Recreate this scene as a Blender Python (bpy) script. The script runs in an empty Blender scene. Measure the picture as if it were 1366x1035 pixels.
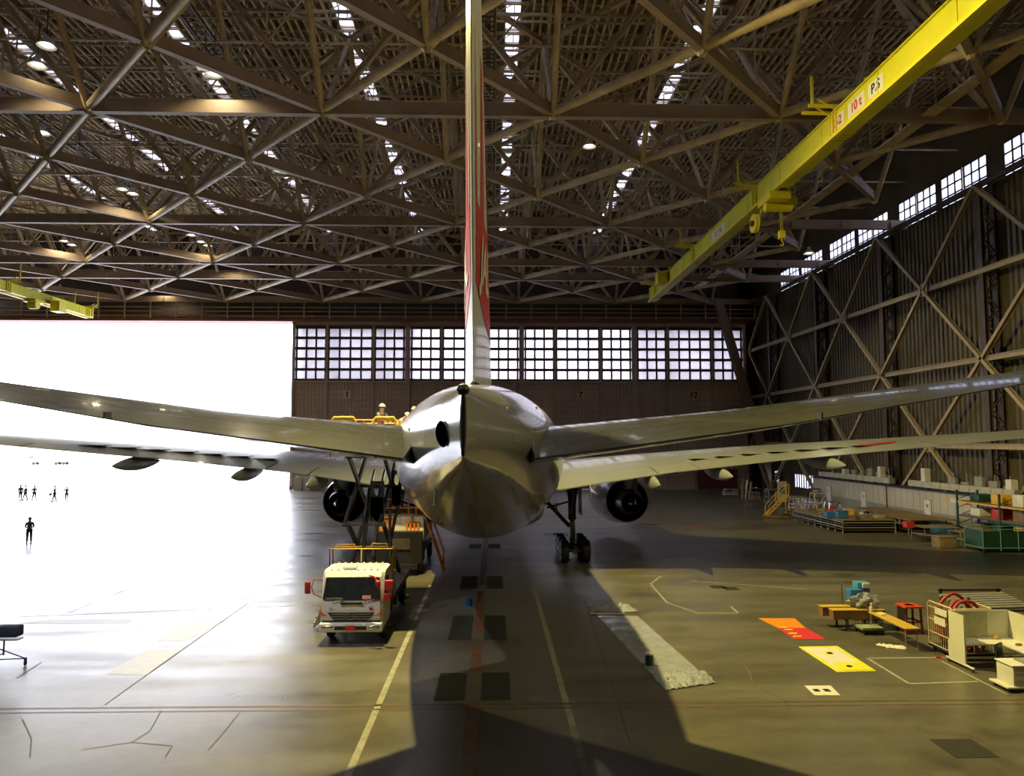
import bpy, bmesh, math, random
from mathutils import Vector, Matrix, Euler
from math import sin, cos, tan, pi, radians as R
random.seed(7)
SC = bpy.context.scene
COL = SC.collection

# ------------------------------------------------------------------ camera
CAM = Vector((0.45, 0.0, 7.07)); FPX = 965.0
YAW, PITCH = R(1.48), R(4.12)
cd = bpy.data.cameras.new('camera'); cam = bpy.data.objects.new('camera', cd); COL.objects.link(cam)
cam.location = CAM; cam.rotation_euler = (pi/2+PITCH, 0, -YAW)
cd.sensor_width = 36; cd.lens = FPX/1366*36; cd.clip_end = 3000; cd.clip_start = 0.05
SC.camera = cam
F_ = Vector((sin(YAW)*cos(PITCH), cos(YAW)*cos(PITCH), sin(PITCH)))
R_ = Vector((cos(YAW), -sin(YAW), 0)); U_ = R_.cross(F_)
def ray(px, py): return F_*FPX + R_*(px-683) - U_*(py-517.5)
def G(px, py, z=0.0):
    d = ray(px, py); t = (z-CAM.z)/d.z; return CAM+d*t
def P(px, py, y):
    d = ray(px, py); t = (y-CAM.y)/d.y; return CAM+d*t

# ------------------------------------------------------------------ world, exposure
vs = SC.view_settings
vs.view_transform = 'Standard'; vs.look = 'None'; vs.gamma = 1; vs.use_curve_mapping = False
vs.exposure = 0.0
W = bpy.data.worlds.new('sky'); SC.world = W; W.use_nodes = True
bg = W.node_tree.nodes['Background']; bg.inputs[0].default_value = (0.86, 0.88, 1.0, 1); bg.inputs[1].default_value = 13.0
SC.cycles.max_bounces = 7; SC.cycles.diffuse_bounces = 4; SC.cycles.glossy_bounces = 3
SC.cycles.transparent_max_bounces = 12; SC.cycles.sample_clamp_indirect = 6
SC.cycles.caustics_reflective = False; SC.cycles.caustics_refractive = False
SC.cycles.use_denoising = True
ROOF = 38.0; LOWZ = 26.9; TOPZ = 36.0; DOORY = 105.0; WALLX = 39.6; LEFTX = -78.0; BACKY = -12.0
SKYX = [r*(ROOF-7.07)+.45 for r in (-1.62, -1.204, -.784, -.355, .045, .50)]
def portal(loc, rot, sx, sy):
    l = bpy.data.lights.new('daylight_portal', 'AREA'); l.shape = 'RECTANGLE'; l.size = sx; l.size_y = sy
    l.cycles.is_portal = True
    o = bpy.data.objects.new('daylight_portal', l); o.location = loc; o.rotation_euler = rot; COL.objects.link(o)
# area lights shine along their local -Z
portal(((LEFTX-28.7)/2, DOORY+.6, 12), (-pi/2, 0, 0), abs(LEFTX+28.7), 24)
portal((4.5, DOORY+3.5, 19.5), (-pi/2, 0, 0), 67, 9)
for x in SKYX: portal((x, 46, ROOF+.6), (0, 0, 0), 1.6, 112)
portal((WALLX+.5, 48, 28.4), (0, pi/2, 0), 3.2, 114)

# ------------------------------------------------------------------ materials
def mat(name, c, rough=.6, metal=0, c2=None, scale=3, detail=4, stretch=(1,1,1), bump=0, coat=0, rv=0, emit=0, alpha=1, trans=0, spec=None, coord='Object'):
    m = bpy.data.materials.new(name); m.use_nodes = True; nt = m.node_tree; b = nt.nodes['Principled BSDF']
    c2 = c2 or tuple(v*.78 for v in c)
    tc = nt.nodes.new('ShaderNodeTexCoord'); mp = nt.nodes.new('ShaderNodeMapping'); mp.inputs['Scale'].default_value = stretch
    nz = nt.nodes.new('ShaderNodeTexNoise'); nz.inputs['Scale'].default_value = scale; nz.inputs['Detail'].default_value = detail
    nz.inputs['Roughness'].default_value = .6
    rp = nt.nodes.new('ShaderNodeValToRGB'); rp.color_ramp.elements[0].position = .35; rp.color_ramp.elements[1].position = .65
    rp.color_ramp.elements[0].color = (*c2, 1); rp.color_ramp.elements[1].color = (*c, 1)
    L = nt.links.new
    L(tc.outputs[coord], mp.inputs[0]); L(mp.outputs[0], nz.inputs['Vector']); L(nz.outputs['Fac'], rp.inputs[0]); L(rp.outputs[0], b.inputs['Base Color'])
    b.inputs['Roughness'].default_value = rough; b.inputs['Metallic'].default_value = metal
    b.inputs['Coat Weight'].default_value = coat; b.inputs['Coat Roughness'].default_value = .06
    if spec is not None: b.inputs['Specular IOR Level'].default_value = spec
    if rv:
        mr = nt.nodes.new('ShaderNodeMapRange'); mr.inputs['To Min'].default_value = rough-rv; mr.inputs['To Max'].default_value = rough+rv
        mr.inputs['From Min'].default_value = .3; mr.inputs['From Max'].default_value = .7
        L(nz.outputs['Fac'], mr.inputs['Value']); L(mr.outputs[0], b.inputs['Roughness'])
    if bump:
        bp = nt.nodes.new('ShaderNodeBump'); bp.inputs['Strength'].default_value = bump; L(nz.outputs['Fac'], bp.inputs['Height']); L(bp.outputs[0], b.inputs['Normal'])
    if emit: L(rp.outputs[0], b.inputs['Emission Color']); b.inputs['Emission Strength'].default_value = emit
    if alpha < 1: b.inputs['Alpha'].default_value = alpha
    if trans: b.inputs['Transmission Weight'].default_value = trans
    return m
def pane_mat(name, col, trans):
    m = bpy.data.materials.new(name); m.use_nodes = True; nt = m.node_tree; nt.nodes.clear(); n = nt.nodes.new
    o = n('ShaderNodeOutputMaterial'); a = n('ShaderNodeBsdfTransparent'); t = n('ShaderNodeBsdfTranslucent'); mx = n('ShaderNodeMixShader')
    gl = n('ShaderNodeBsdfGlossy'); gl.inputs['Roughness'].default_value = .15; mx2 = n('ShaderNodeMixShader'); mx2.inputs[0].default_value = .04
    tc = n('ShaderNodeTexCoord'); nz = n('ShaderNodeTexNoise'); nz.inputs['Scale'].default_value = .6; rp = n('ShaderNodeValToRGB')
    rp.color_ramp.elements[0].color = (*[v*.85 for v in col], 1); rp.color_ramp.elements[1].color = (*col, 1)
    L = nt.links.new
    L(tc.outputs['Object'], nz.inputs['Vector']); L(nz.outputs['Fac'], rp.inputs[0]); L(rp.outputs[0], a.inputs[0]); L(rp.outputs[0], t.inputs[0])
    mx.inputs[0].default_value = 1-trans
    L(a.outputs[0], mx.inputs[1]); L(t.outputs[0], mx.inputs[2]); L(mx.outputs[0], mx2.inputs[1]); L(gl.outputs[0], mx2.inputs[2]); L(mx2.outputs[0], o.inputs[0])
    return m
M = {}
M['steel'] = mat('painted_steel', (.58,.45,.26), .55, c2=(.36,.28,.18), scale=.8)
M['steel_beam'] = mat('beam_steel', (.33,.235,.155), .6, c2=(.25,.18,.12), scale=.6)
M['joist'] = mat('joist_steel', (.85,.68,.37), .5, c2=(.70,.55,.30), scale=.7)
M['steel_dark'] = mat('dark_steel', (.085,.06,.045), .6, c2=(.06,.042,.032), scale=1)
M['roof'] = mat('roof_deck', (.26,.20,.115), .6, c2=(.20,.155,.09), scale=.25)
M['wall'] = mat('corrugated_wall', (.13,.11,.07), .6, c2=(.09,.075,.05), scale=.3, stretch=(1,1,.3))
M['wall_dark'] = mat('back_wall', (.10,.085,.055), .8)
M['door'] = mat('door_sheet', (.74,.58,.49), .6, c2=(.60,.47,.40), scale=.5, stretch=(1,1,.4))
M['door_frame'] = mat('door_frame', (.60,.46,.39), .6, c2=(.48,.37,.31), scale=.5)
M['maroon'] = mat('maroon_paint', (.16,.03,.035), .6)
M['lintel'] = mat('lintel_paint', (.30,.12,.09), .6, c2=(.2,.08,.06), scale=.3)
M['pane'] = pane_mat('frosted_pane', (.56,.54,.565), .10)
M['skylight'] = pane_mat('skylight_pane', (.5,.51,.57), .16)
M['tan'] = mat('tan_brace', (.42,.33,.20), .55, c2=(.33,.26,.16), scale=1)
M['white'] = mat('white_paint', (.72,.71,.66), .45, c2=(.62,.61,.56), scale=2)
M['grey'] = mat('grey_paint', (.30,.30,.27), .5)
M['black'] = mat('black_paint', (.02,.02,.022), .45)
M['rubber'] = mat('rubber', (.022,.022,.024), .75)
M['yellow'] = mat('yellow_paint', (.72,.62,.02), .45, c2=(.62,.53,.02), scale=1.2)
M['crane'] = mat('crane_yellow', (.62,.60,.02), .45, c2=(.54,.51,.015), scale=.5)
M['rail_yellow'] = mat('rail_yellow', (.80,.48,.04), .45)
M['orange'] = mat('orange_paint', (.75,.22,.02), .5)
M['red'] = mat('red_paint', (.55,.03,.03), .45)
M['blue'] = mat('blue_plastic', (.03,.16,.42), .5)
M['green'] = mat('green_paint', (.015,.06,.035), .5)
M['teal'] = mat('teal_paint', (.12,.30,.32), .5)
M['navy'] = mat('navy_cloth', (.03,.04,.08), .85)
M['grey_cloth'] = mat('grey_cloth', (.16,.17,.19), .85)
M['skin'] = mat('skin', (.50,.30,.21), .6)
M['hivis'] = mat('red_vest', (.65,.08,.04), .7)
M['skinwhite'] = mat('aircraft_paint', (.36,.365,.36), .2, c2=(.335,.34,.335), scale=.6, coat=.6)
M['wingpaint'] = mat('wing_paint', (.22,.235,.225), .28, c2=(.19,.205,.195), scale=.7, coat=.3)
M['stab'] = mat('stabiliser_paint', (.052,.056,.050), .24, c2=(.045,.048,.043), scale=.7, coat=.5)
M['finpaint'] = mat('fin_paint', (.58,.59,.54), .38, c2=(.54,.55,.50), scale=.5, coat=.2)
M['titanium'] = mat('dark_titanium', (.008,.008,.009), .3, spec=.3)
M['hole'] = mat('dark_hole', (.002,.002,.002), .9, spec=0)
M['chrome'] = mat('bare_metal', (.6,.6,.6), .2, metal=1)
M['glass_dark'] = mat('dark_glass', (.02,.025,.03), .08, spec=.8)
M['paint_white'] = mat('line_white', (.30,.29,.22), .6, c2=(.19,.18,.13), scale=3)
M['paint_orange'] = mat('line_orange', (.16,.06,.02), .6, c2=(.08,.04,.02), scale=2)
M['tarmac'] = mat('apron_concrete', (.55,.55,.56), .6, c2=(.48,.48,.49), scale=.05)
M['grass'] = mat('airfield_grass', (.30,.36,.20), .9, c2=(.25,.30,.16), scale=.05)
M['haze'] = mat('distant_building', (.45,.46,.50), .8)
M['lampglow'] = mat('lamp_glow', (1,.95,.8), .5, c2=(1,.93,.75), emit=9)
M['lampshade'] = mat('lamp_shade', (.7,.7,.66), .4)

def floor_mat():
    m = bpy.data.materials.new('hangar_floor'); m.use_nodes = True; nt = m.node_tree; b = nt.nodes['Principled BSDF']; L = nt.links.new; n = nt.nodes.new
    tc = n('ShaderNodeTexCoord')
    def noise(scale, st, det=6):
        mp = n('ShaderNodeMapping'); mp.inputs['Scale'].default_value = st; z = n('ShaderNodeTexNoise'); z.inputs['Scale'].default_value = scale; z.inputs['Detail'].default_value = det
        z.inputs['Roughness'].default_value = .62
        L(tc.outputs['Object'], mp.inputs[0]); L(mp.outputs[0], z.inputs['Vector']); return z.outputs['Fac']
    def ramp(f, a, ca, bb, cb):
        r = n('ShaderNodeValToRGB'); r.color_ramp.elements[0].position = a; r.color_ramp.elements[1].position = bb
        r.color_ramp.elements[0].color = (*ca, 1); r.color_ramp.elements[1].color = (*cb, 1); L(f, r.inputs[0]); return r.outputs[0]
    big = noise(.10, (1,1.6,1)); streak = noise(.35, (.35,1.6,1)); fine = noise(2.2, (1,1,1)); stain = noise(.22, (1,1,1), 8)
    c = ramp(big, .35, (.117,.108,.076), .68, (.168,.156,.108))
    s = ramp(streak, .35, (.62,.62,.62), .65, (1,1,1)); f = ramp(fine, .3, (.82,.82,.82), .7, (1.05,1.05,1.05)); st = ramp(stain, .30, (.55,.53,.5), .42, (1,1,1))
    def mul(a, bb):
        x = n('ShaderNodeMix'); x.data_type = 'RGBA'; x.blend_type = 'MULTIPLY'; x.inputs[0].default_value = 1; L(a, x.inputs[6]); L(bb, x.inputs[7]); return x.outputs[2]
    L(mul(mul(mul(c, s), f), st), b.inputs['Base Color'])
    mr = n('ShaderNodeMapRange'); mr.inputs['From Min'].default_value = .3; mr.inputs['From Max'].default_value = .7; mr.inputs['To Min'].default_value = .25; mr.inputs['To Max'].default_value = .44
    L(streak, mr.inputs['Value']); L(mr.outputs[0], b.inputs['Roughness']); b.inputs['Specular IOR Level'].default_value = .38
    bp = n('ShaderNodeBump'); bp.inputs['Strength'].default_value = .05; bp.inputs['Distance'].default_value = .01; L(fine, bp.inputs['Height']); L(bp.outputs[0], b.inputs['Normal'])
    return m
M['floor'] = floor_mat()
def plastic_mat():
    m = mat('clear_plastic', (.50,.53,.63), .22, c2=(.38,.41,.50), scale=2, alpha=.6, bump=.3, coat=.5); return m
M['plastic'] = plastic_mat()
M['plastic_white'] = mat('bunched_plastic', (.40,.42,.47), .3, c2=(.22,.235,.27), scale=9, alpha=.8, bump=.8)

# ------------------------------------------------------------------ mesh helpers
def wloc(o):
    v = Vector((0,0,0))
    while o is not None: v += o.location; o = o.parent
    return v
def frame(a, b, up=None):
    d = (b-a).normalized(); u = Vector(up) if up else (Vector((0,0,1)) if abs(d.z) < .95 else Vector((0,1,0)))
    s = d.cross(u).normalized(); u = s.cross(d).normalized(); return d, s, u
class MB:
    def __init__(s): s.v = []; s.f = []
    def add(s, vs_, fs):
        k = len(s.v); s.v += [tuple(x) for x in vs_]; s.f += [tuple(i+k for i in f) for f in fs]; return s
    def box(s, c, d, rz=0, rot=None, taper=1):
        c = Vector(c); m = rot.to_matrix() if rot else Matrix.Rotation(rz, 3, 'Z'); o = []
        for z in (-.5, .5):
            k = taper if z > 0 else 1
            for x, y in ((-.5,-.5), (.5,-.5), (.5,.5), (-.5,.5)): o.append(c + m @ Vector((x*d[0]*k, y*d[1]*k, z*d[2])))
        return s.add(o, [(0,3,2,1),(4,5,6,7),(0,1,5,4),(1,2,6,5),(2,3,7,6),(3,0,4,7)])
    def bb(s, x0, x1, y0, y1, z0, z1): return s.box(((x0+x1)/2,(y0+y1)/2,(z0+z1)/2), (abs(x1-x0),abs(y1-y0),abs(z1-z0)))
    def rbox(s, c, d, r=.02, rz=0, n=3):
        c = Vector(c); m = Matrix.Rotation(rz, 3, 'Z'); hx, hy, hz = d[0]/2, d[1]/2, d[2]/2; rings = []
        r = min(r, hx*.95, hy*.95, hz*.95)
        def ring(ins, z):
            o = []
            for cx, cy, a0 in ((hx-r,hy-r,0), (-hx+r,hy-r,pi/2), (-hx+r,-hy+r,pi), (hx-r,-hy+r,3*pi/2)):
                for k in range(n+1):
                    a = a0+k*pi/2/n; o.append(c+m@Vector((cx+cos(a)*(r-ins), cy+sin(a)*(r-ins), z)))
            return o
        for k in range(n+1): a = k*pi/2/n; rings.append(ring(r*(1-sin(a)), -hz+r*(1-cos(a))))
        for k in range(n+1): a = k*pi/2/n; rings.append(ring(r*(1-cos(a)), hz-r+r*sin(a)))
        return s.loft(rings)
    def bar(s, a, b, w, h, up=None):
        a, b = Vector(a), Vector(b); d, sd, u = frame(a, b, up); o = []
        for p in (a, b):
            for x, y in ((-.5,-.5), (.5,-.5), (.5,.5), (-.5,.5)): o.append(p+sd*(x*w)+u*(y*h))
        return s.add(o, [(0,1,2,3),(7,6,5,4),(0,4,5,1),(1,5,6,2),(2,6,7,3),(3,7,4,0)])
    def ibeam(s, a, b, w, h, t=.06, up=None):
        a, b = Vector(a), Vector(b); d, sd, u = frame(a, b, up)
        s.bar(a+u*(h/2-t/2), b+u*(h/2-t/2), w, t, up); s.bar(a-u*(h/2-t/2), b-u*(h/2-t/2), w, t, up); s.bar(a, b, t, h-t*1.5, up); return s
    def tube(s, a, b, r, n=8, r2=None, cap=True):
        a, b = Vector(a), Vector(b); d, sd, u = frame(a, b); r2 = r if r2 is None else r2; o = []
        for p, q in ((a, r), (b, r2)):
            for k in range(n): o.append(p+sd*(cos(2*pi*k/n)*q)+u*(sin(2*pi*k/n)*q))
        f = [(k, (k+1) % n, n+(k+1) % n, n+k) for k in range(n)]
        if cap: f += [tuple(range(n-1, -1, -1)), tuple(range(n, 2*n))]
        return s.add(o, f)
    def path(s, pts, r, n=6):
        pts = [Vector(p) for p in pts]; rings = []; pd = None
        for i, p in enumerate(pts):
            d = (pts[min(i+1, len(pts)-1)]-pts[max(i-1, 0)]).normalized()
            if pd is None: _, sd, u = frame(Vector((0,0,0)), d)
            else:
                sd = (psd-d*psd.dot(d)).normalized(); u = sd.cross(d).normalized()
            psd = sd; pd = d
            rings.append([p+sd*(cos(2*pi*k/n)*r)+u*(sin(2*pi*k/n)*r) for k in range(n)])
        return s.loft(rings)
    def loft(s, rings, cap=True, closed=True):
        n = len(rings[0]); o = [p for r in rings for p in r]; f = []
        for i in range(len(rings)-1):
            for k in range(n if closed else n-1):
                a = i*n+k; b = i*n+(k+1) % n; f.append((a, b, b+n, a+n))
        if cap: f += [tuple(range(n-1, -1, -1)), tuple(range(len(o)-n, len(o)))]
        return s.add(o, f)
    def lathe(s, c, prof, axis='Z', n=20, cap=False):
        c = Vector(c); rings = []
        for r, h in prof:
            ring = []
            for k in range(n):
                a = 2*pi*k/n
                v = (cos(a)*r, sin(a)*r, h) if axis == 'Z' else ((cos(a)*r, h, sin(a)*r) if axis == 'Y' else (h, cos(a)*r, sin(a)*r))
                ring.append(c+Vector(v))
            rings.append(ring)
        return s.loft(rings, cap=cap)
    def poly(s, pts, th=0):
        n = len(pts)
        if not th: return s.add(pts, [tuple(range(n))])
        lo = [Vector(p) for p in pts]; hi = [p+Vector((0,0,th)) for p in lo]
        return s.add(lo+hi, [tuple(range(n-1,-1,-1)), tuple(range(n, 2*n))]+[(k,(k+1)%n,n+(k+1)%n,n+k) for k in range(n)])
    def grid(s, fn, nu, nv, thick=None):
        o = [fn(i/nu, j/nv) for j in range(nv+1) for i in range(nu+1)]
        return s.add(o, [(j*(nu+1)+i, j*(nu+1)+i+1, (j+1)*(nu+1)+i+1, (j+1)*(nu+1)+i) for j in range(nv) for i in range(nu)])
    def build(s, name, m, parent=None, world=False, smooth=None, label=None, loc=None, fix=True):
        me = bpy.data.meshes.new(name); off = wloc(parent) if (parent is not None and world) else Vector((0,0,0))
        me.from_pydata([tuple(Vector(v)-off) for v in s.v], [], s.f); me.update()
        if fix:
            bm = bmesh.new(); bm.from_mesh(me); bmesh.ops.recalc_face_normals(bm, faces=bm.faces); bm.to_mesh(me); bm.free()
        if smooth:
            me.polygons.foreach_set('use_smooth', [True]*len(me.polygons)); me.set_sharp_from_angle(angle=R(smooth))
        me.materials.append(M[m] if isinstance(m, str) else m)
        o = bpy.data.objects.new(name, me); COL.objects.link(o)
        if loc is not None: o.location = loc
        if parent is not None: o.parent = parent
        if label: o['label'] = label
        return o
def tag(o, label=None, cat=None, group=None, kind=None):
    if label: o['label'] = label
    if cat: o['category'] = cat
    if group: o['group'] = group
    if kind: o['kind'] = kind
    return o
def thing(name, label, cat, loc=(0,0,0), rz=0, group=None):
    o = bpy.data.objects.new(name, None); COL.objects.link(o); o.location = loc; o.rotation_euler = (0,0,rz); o.empty_display_size = .3
    return tag(o, label, cat, group)
def struct(o, label=None): return tag(o, label, kind='structure')
def copy_tree(o, parent=None):
    c = o.copy(); COL.objects.link(c); c.parent = parent
    for ch in [x for x in bpy.data.objects if x.parent == o]: copy_tree(ch, c)
    return c
def text_mb(txt, size, place, depth=.0, bold=False):
    """letters turned into a mesh; place(u, v) maps text plane coordinates to a point"""
    cu = bpy.data.curves.new('t', 'FONT'); cu.body = txt; cu.size = size; cu.align_x = 'CENTER'; cu.align_y = 'CENTER'; cu.resolution_u = 3
    if bold: cu.offset = size*.03
    ob = bpy.data.objects.new('t', cu); COL.objects.link(ob)
    dg = bpy.context.evaluated_depsgraph_get(); me = bpy.data.meshes.new_from_object(ob.evaluated_get(dg))
    mb = MB(); mb.add([place(v.co.x, v.co.y) for v in me.vertices], [tuple(p.vertices) for p in me.polygons])
    bpy.data.objects.remove(ob); bpy.data.meshes.remove(me); bpy.data.curves.remove(cu); return mb

# ================================================================== SETTING
fl = MB(); fl.bb(LEFTX, WALLX, BACKY, DOORY, -.3, 0)
struct(fl.build('floor', 'floor'))
ap = MB(); ap.bb(-700, 500, DOORY, 330, -.3, -.02); struct(ap.build('exterior_apron', 'tarmac'))
gr = MB(); gr.bb(-700, 500, 330, 1500, -.5, -.05); struct(gr.build('exterior_field', 'grass'))
# roof deck, ribbed, with long skylight strips
def deck():
    mb = MB(); edges = [LEFTX]+[e for x in SKYX for e in (x-.55, x+.55)]+[WALLX]
    for a, b in zip(edges[0::2], edges[1::2]):
        n = max(1, round((b-a)/.9)); p = (b-a)/n; pts = []
        for i in range(n):
            x = a+i*p; pts += [(x, 0), (x+p*.42, 0), (x+p*.5, .28), (x+p*.92, .28)]
        pts.append((b, 0))
        o = [(x, BACKY, ROOF+z) for x, z in pts]+[(x, DOORY+2.3, ROOF+z) for x, z in pts]; n = len(pts)
        mb.add(o, [(k, k+1, n+k+1, n+k) for k in range(n-1)])
    return mb
ceiling = struct(deck().build('ceiling', 'roof'))
for x in SKYX:
    mb = MB(); fr = MB()
    mb.bb(x-.55, x+.55, BACKY, DOORY+2.3, ROOF+.1, ROOF+.14)
    y = BACKY
    while y < DOORY: fr.bb(x-.6, x+.6, y-.06, y+.06, ROOF-.05, ROOF+.2); y += 1.9
    for s in (-1, 1): fr.bb(x+s*.58-.05, x+s*.58+.05, BACKY, DOORY+2.3, ROOF-.05, ROOF+.35)
    f = fr.build('skylight_frame', 'steel', ceiling); mb.build('skylight_pane', 'skylight', ceiling)
# purlins under the deck (lattice, running across) and rafters running along
y = 30.0
while y < DOORY-1:
    mb = MB(); z1 = ROOF-.15; z0 = ROOF-1.5
    mb.bar((LEFTX, y, z1), (WALLX, y, z1), .18, .2); mb.bar((LEFTX, y, z0), (WALLX, y, z0), .14, .14)
    x = LEFTX
    while x < WALLX-2: mb.bar((x, y, z0), (x, y, z1), .07, .07); mb.bar((x, y, z0), (x+2.35, y, z1), .05, .05); x += 2.35
    mb.build('purlin', 'steel', ceiling); y += 3.8
for i in range(9):
    X = -73.5+14.1*i; mb = MB()
    if X > WALLX: break
    mb.ibeam((X, 28, ROOF-2.2), (X, DOORY, ROOF-2.2), .25, .45, .05)
    mb.build('rafter', 'steel_beam', ceiling)
jm = MB().bar((0, 30, 0), (0, DOORY, 0), .15, .24, up=(0,0,1)).bar((.6, 30, 0), (.6, DOORY, 0), .15, .24, up=(0,0,1)).bar((0, 60, .0), (.6, 60, .0), .1, .1).build('joist', 'joist', ceiling); jm.location = (LEFTX+.9, 0, ROOF-.2)
x = LEFTX+2.1
while x < WALLX:
    if min(abs(x+.3-q) for q in SKYX) > .95: c = jm.copy(); COL.objects.link(c); c.location = (x, 0, ROOF-.2)
    x += 1.2
# space frame: diagonal square grid of chords, webs up to an offset top grid
PX, PY = 7.05, 7.6; X0, Y0 = -24.1, 43.2
def node(i, j, top): return Vector((X0+PX*i, Y0+PY*j, TOPZ if top else LOWZ))
IR = range(-7, 10); JR = range(-3, 9)
truss = struct(MB().add([(0,0,0)], []).build('ceiling_truss', 'steel')) if False else None
def inx(i): return LEFTX <= X0+PX*i <= WALLX-.5
first = MB(); first.bar((LEFTX, 43.2, LOWZ+.42), (WALLX, 43.2, LOWZ+.42), .3, .8); first.bar((LEFTX, 43.2, LOWZ), (WALLX, 43.2, LOWZ), .46, .06)
for i in IR:
    if inx(i) and i % 2 == 0: first.box((X0+PX*i, 43.2, LOWZ+.45), (1.9, .5, .9))
truss = struct(first.build('ceiling_truss', 'steel_beam'))
for j in (-3, 3, 5, 6, 8):
    mb = MB(); y = Y0+PY*j; mb.bar((LEFTX, y, LOWZ+.42), (WALLX, y, LOWZ+.42), .3, .8); mb.bar((LEFTX, y, LOWZ), (WALLX, y, LOWZ), .46, .06)
    for i in IR:
        if inx(i) and (i+j) % 2 == 0: mb.box((X0+PX*i, y, LOWZ+.45), (1.9, .5, .9))
    x = LEFTX+3
    while x < WALLX: mb.box((x, y, LOWZ+.35), (.12, .6, .6)); x += 4.7
    mb.build('cross_beam', 'steel_beam', truss)
# diagonals: each straight run is one part
def runs(top):
    par = 1 if top else 0
    for s in (1, -1):
        for c in range(-20, 24):
            seq = [(i, j) for j in JR for i in [c+s*j] if inx(i) and (i+j) % 2 == par]
            if len(seq) > 1: yield s, seq
for top in (False, True):
    for s, seq in runs(top):
        mb = MB(); a, b = node(*seq[0], top), node(*seq[-1], top)
        if top: mb.ibeam(a, b, .3, .34, .05)
        elif s == 1: mb.bar(a+Vector((0,0,.45)), b+Vector((0,0,.45)), .28, .7); mb.bar(a+Vector((0,0,.08)), b+Vector((0,0,.08)), .4, .05)
        else: mb.tube(a+Vector((0,0,.35)), b+Vector((0,0,.35)), .27, 10)
        mb.build('top_chord' if top else ('diagonal_chord' if s == 1 else 'pipe_chord'), 'steel' if (top or s == -1) else 'steel_beam', truss, smooth=40)
webs = []
for j in JR:
    for i in IR:
        if (i+j) % 2 or not inx(i): continue
        a = node(i, j, False)
        for di, dj in ((1,0), (-1,0), (0,1), (0,-1)):
            if inx(i+di) and JR[0] <= j+dj <= JR[-1]: webs.append((a, node(i+di, j+dj, True), dj))
webs.sort(key=lambda w: abs(w[0].x-5)+abs(w[0].y-60))
rest = MB()
for k, (a, b, dj) in enumerate(webs):
    r = .2 if dj else .17
    mb = MB() if k < 99 else rest
    if dj == 0: mb.ibeam(a, b, .34, .36, .05)
    else: mb.tube(a, b, r, 8)
    if k < 99: mb.build('web_member', 'steel', truss, smooth=40)
tag(rest.build('web_member', 'steel', truss, smooth=40), kind='stuff')
# gusset / sub-bracing inside each web bay
sub = MB()
for j in JR:
    for i in IR:
        if (i+j) % 2 == 0 or not inx(i): continue
        t = node(i, j, True)
        for di, dj in ((1,0), (-1,0), (0,1), (0,-1)):
            if inx(i+di):
                m_ = (t+node(i+di, j+dj, False))/2
                sub.bar(m_, (m_.x, m_.y, TOPZ), .08, .08); sub.bar(m_, (t.x+di*PX, t.y+dj*PY, TOPZ), .09, .09); sub.bar((m_.x, m_.y, TOPZ), (m_.x+di*PX/2, m_.y+dj*PY/2, ROOF-1.5), .07, .07)
        sub.bar(t, (t.x, t.y, ROOF-1.5), .2, .2)
for j in JR:
    y = Y0+PY*j
    sub.bar((LEFTX, y, (LOWZ+TOPZ)/2), (WALLX, y, (LOWZ+TOPZ)/2), .12, .12)
    sub.bar((LEFTX, y+PY/2, TOPZ-.2), (WALLX, y+PY/2, TOPZ-.2), .16, .2)
tag(sub.build('sub_bracing', 'steel', truss), kind='stuff')
# catwalks
for k, (X, z, lab) in enumerate(((0.0, 33, 'grey ladder-like roof catwalk directly above the tail fin'), (-18.2, 33, 'grey ladder-like roof catwalk midway between fin and left edge'), (-36.5, 33, 'grey ladder-like roof catwalk nearest the upper left corner'))):
    t = thing('catwalk', lab, 'catwalk', (X, 30, z), group='roof catwalks')
    g = MB(); L_ = 74
    for s in (-.5, .5): g.bar((s, 0, 0), (s, L_, 0), .12, .18)
    y = 0
    while y < L_: g.bar((-.5, y, 0), (.5, y, 0), .12, .05); y += .55
    g.build('grating', 'steel_dark', t)
    r = MB()
    for s in (-.55, .55):
        r.bar((s, 0, 1.1), (s, L_, 1.1), .05, .05)
        y = 0
        while y < L_: r.bar((s, y, 0), (s, y, 1.1), .04, .04); y += 2
    r.build('railing', 'steel', t)
    y = 0
    while y < L_:
        h = MB().bar((-.5, y, 0), (-.5, y, ROOF-1.4-z), .07, .07).bar((.5, y, 0), (.5, y, ROOF-1.4-z), .07, .07).bar((-.5, y, -.03), (.5, y, -.03), .07, .07); h.build('hanger', 'steel', t); y += 7.6
t = thing('catwalk', 'railed service walkway hanging beside the long yellow crane beam', 'catwalk', (27.5, 34, 27.3), group='roof catwalks')
g = MB(); g.bb(-.45, .45, 0, 60, -.12, 0); g.build('deck', 'steel', t); r = MB()
for s in (-.45, .45):
    for zz in (.55, 1.1): r.bar((s, 0, zz), (s, 60, zz), .05, .05)
    for k in range(41): r.bar((s, k*1.5, 0), (s, k*1.5, 1.1), .05, .05)
r.build('railing', 'tan', t); 
for k in range(9): MB().bar((-.45, k*7.5, 0), (-.45, k*7.5, 8.6), .1, .1).bar((.45, k*7.5, 0), (.45, k*7.5, 8.6), .1, .1).bar((-.45, k*7.5, -.15), (.45, k*7.5, -.15), .1, .1).build('hanger', 'steel', t)

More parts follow.
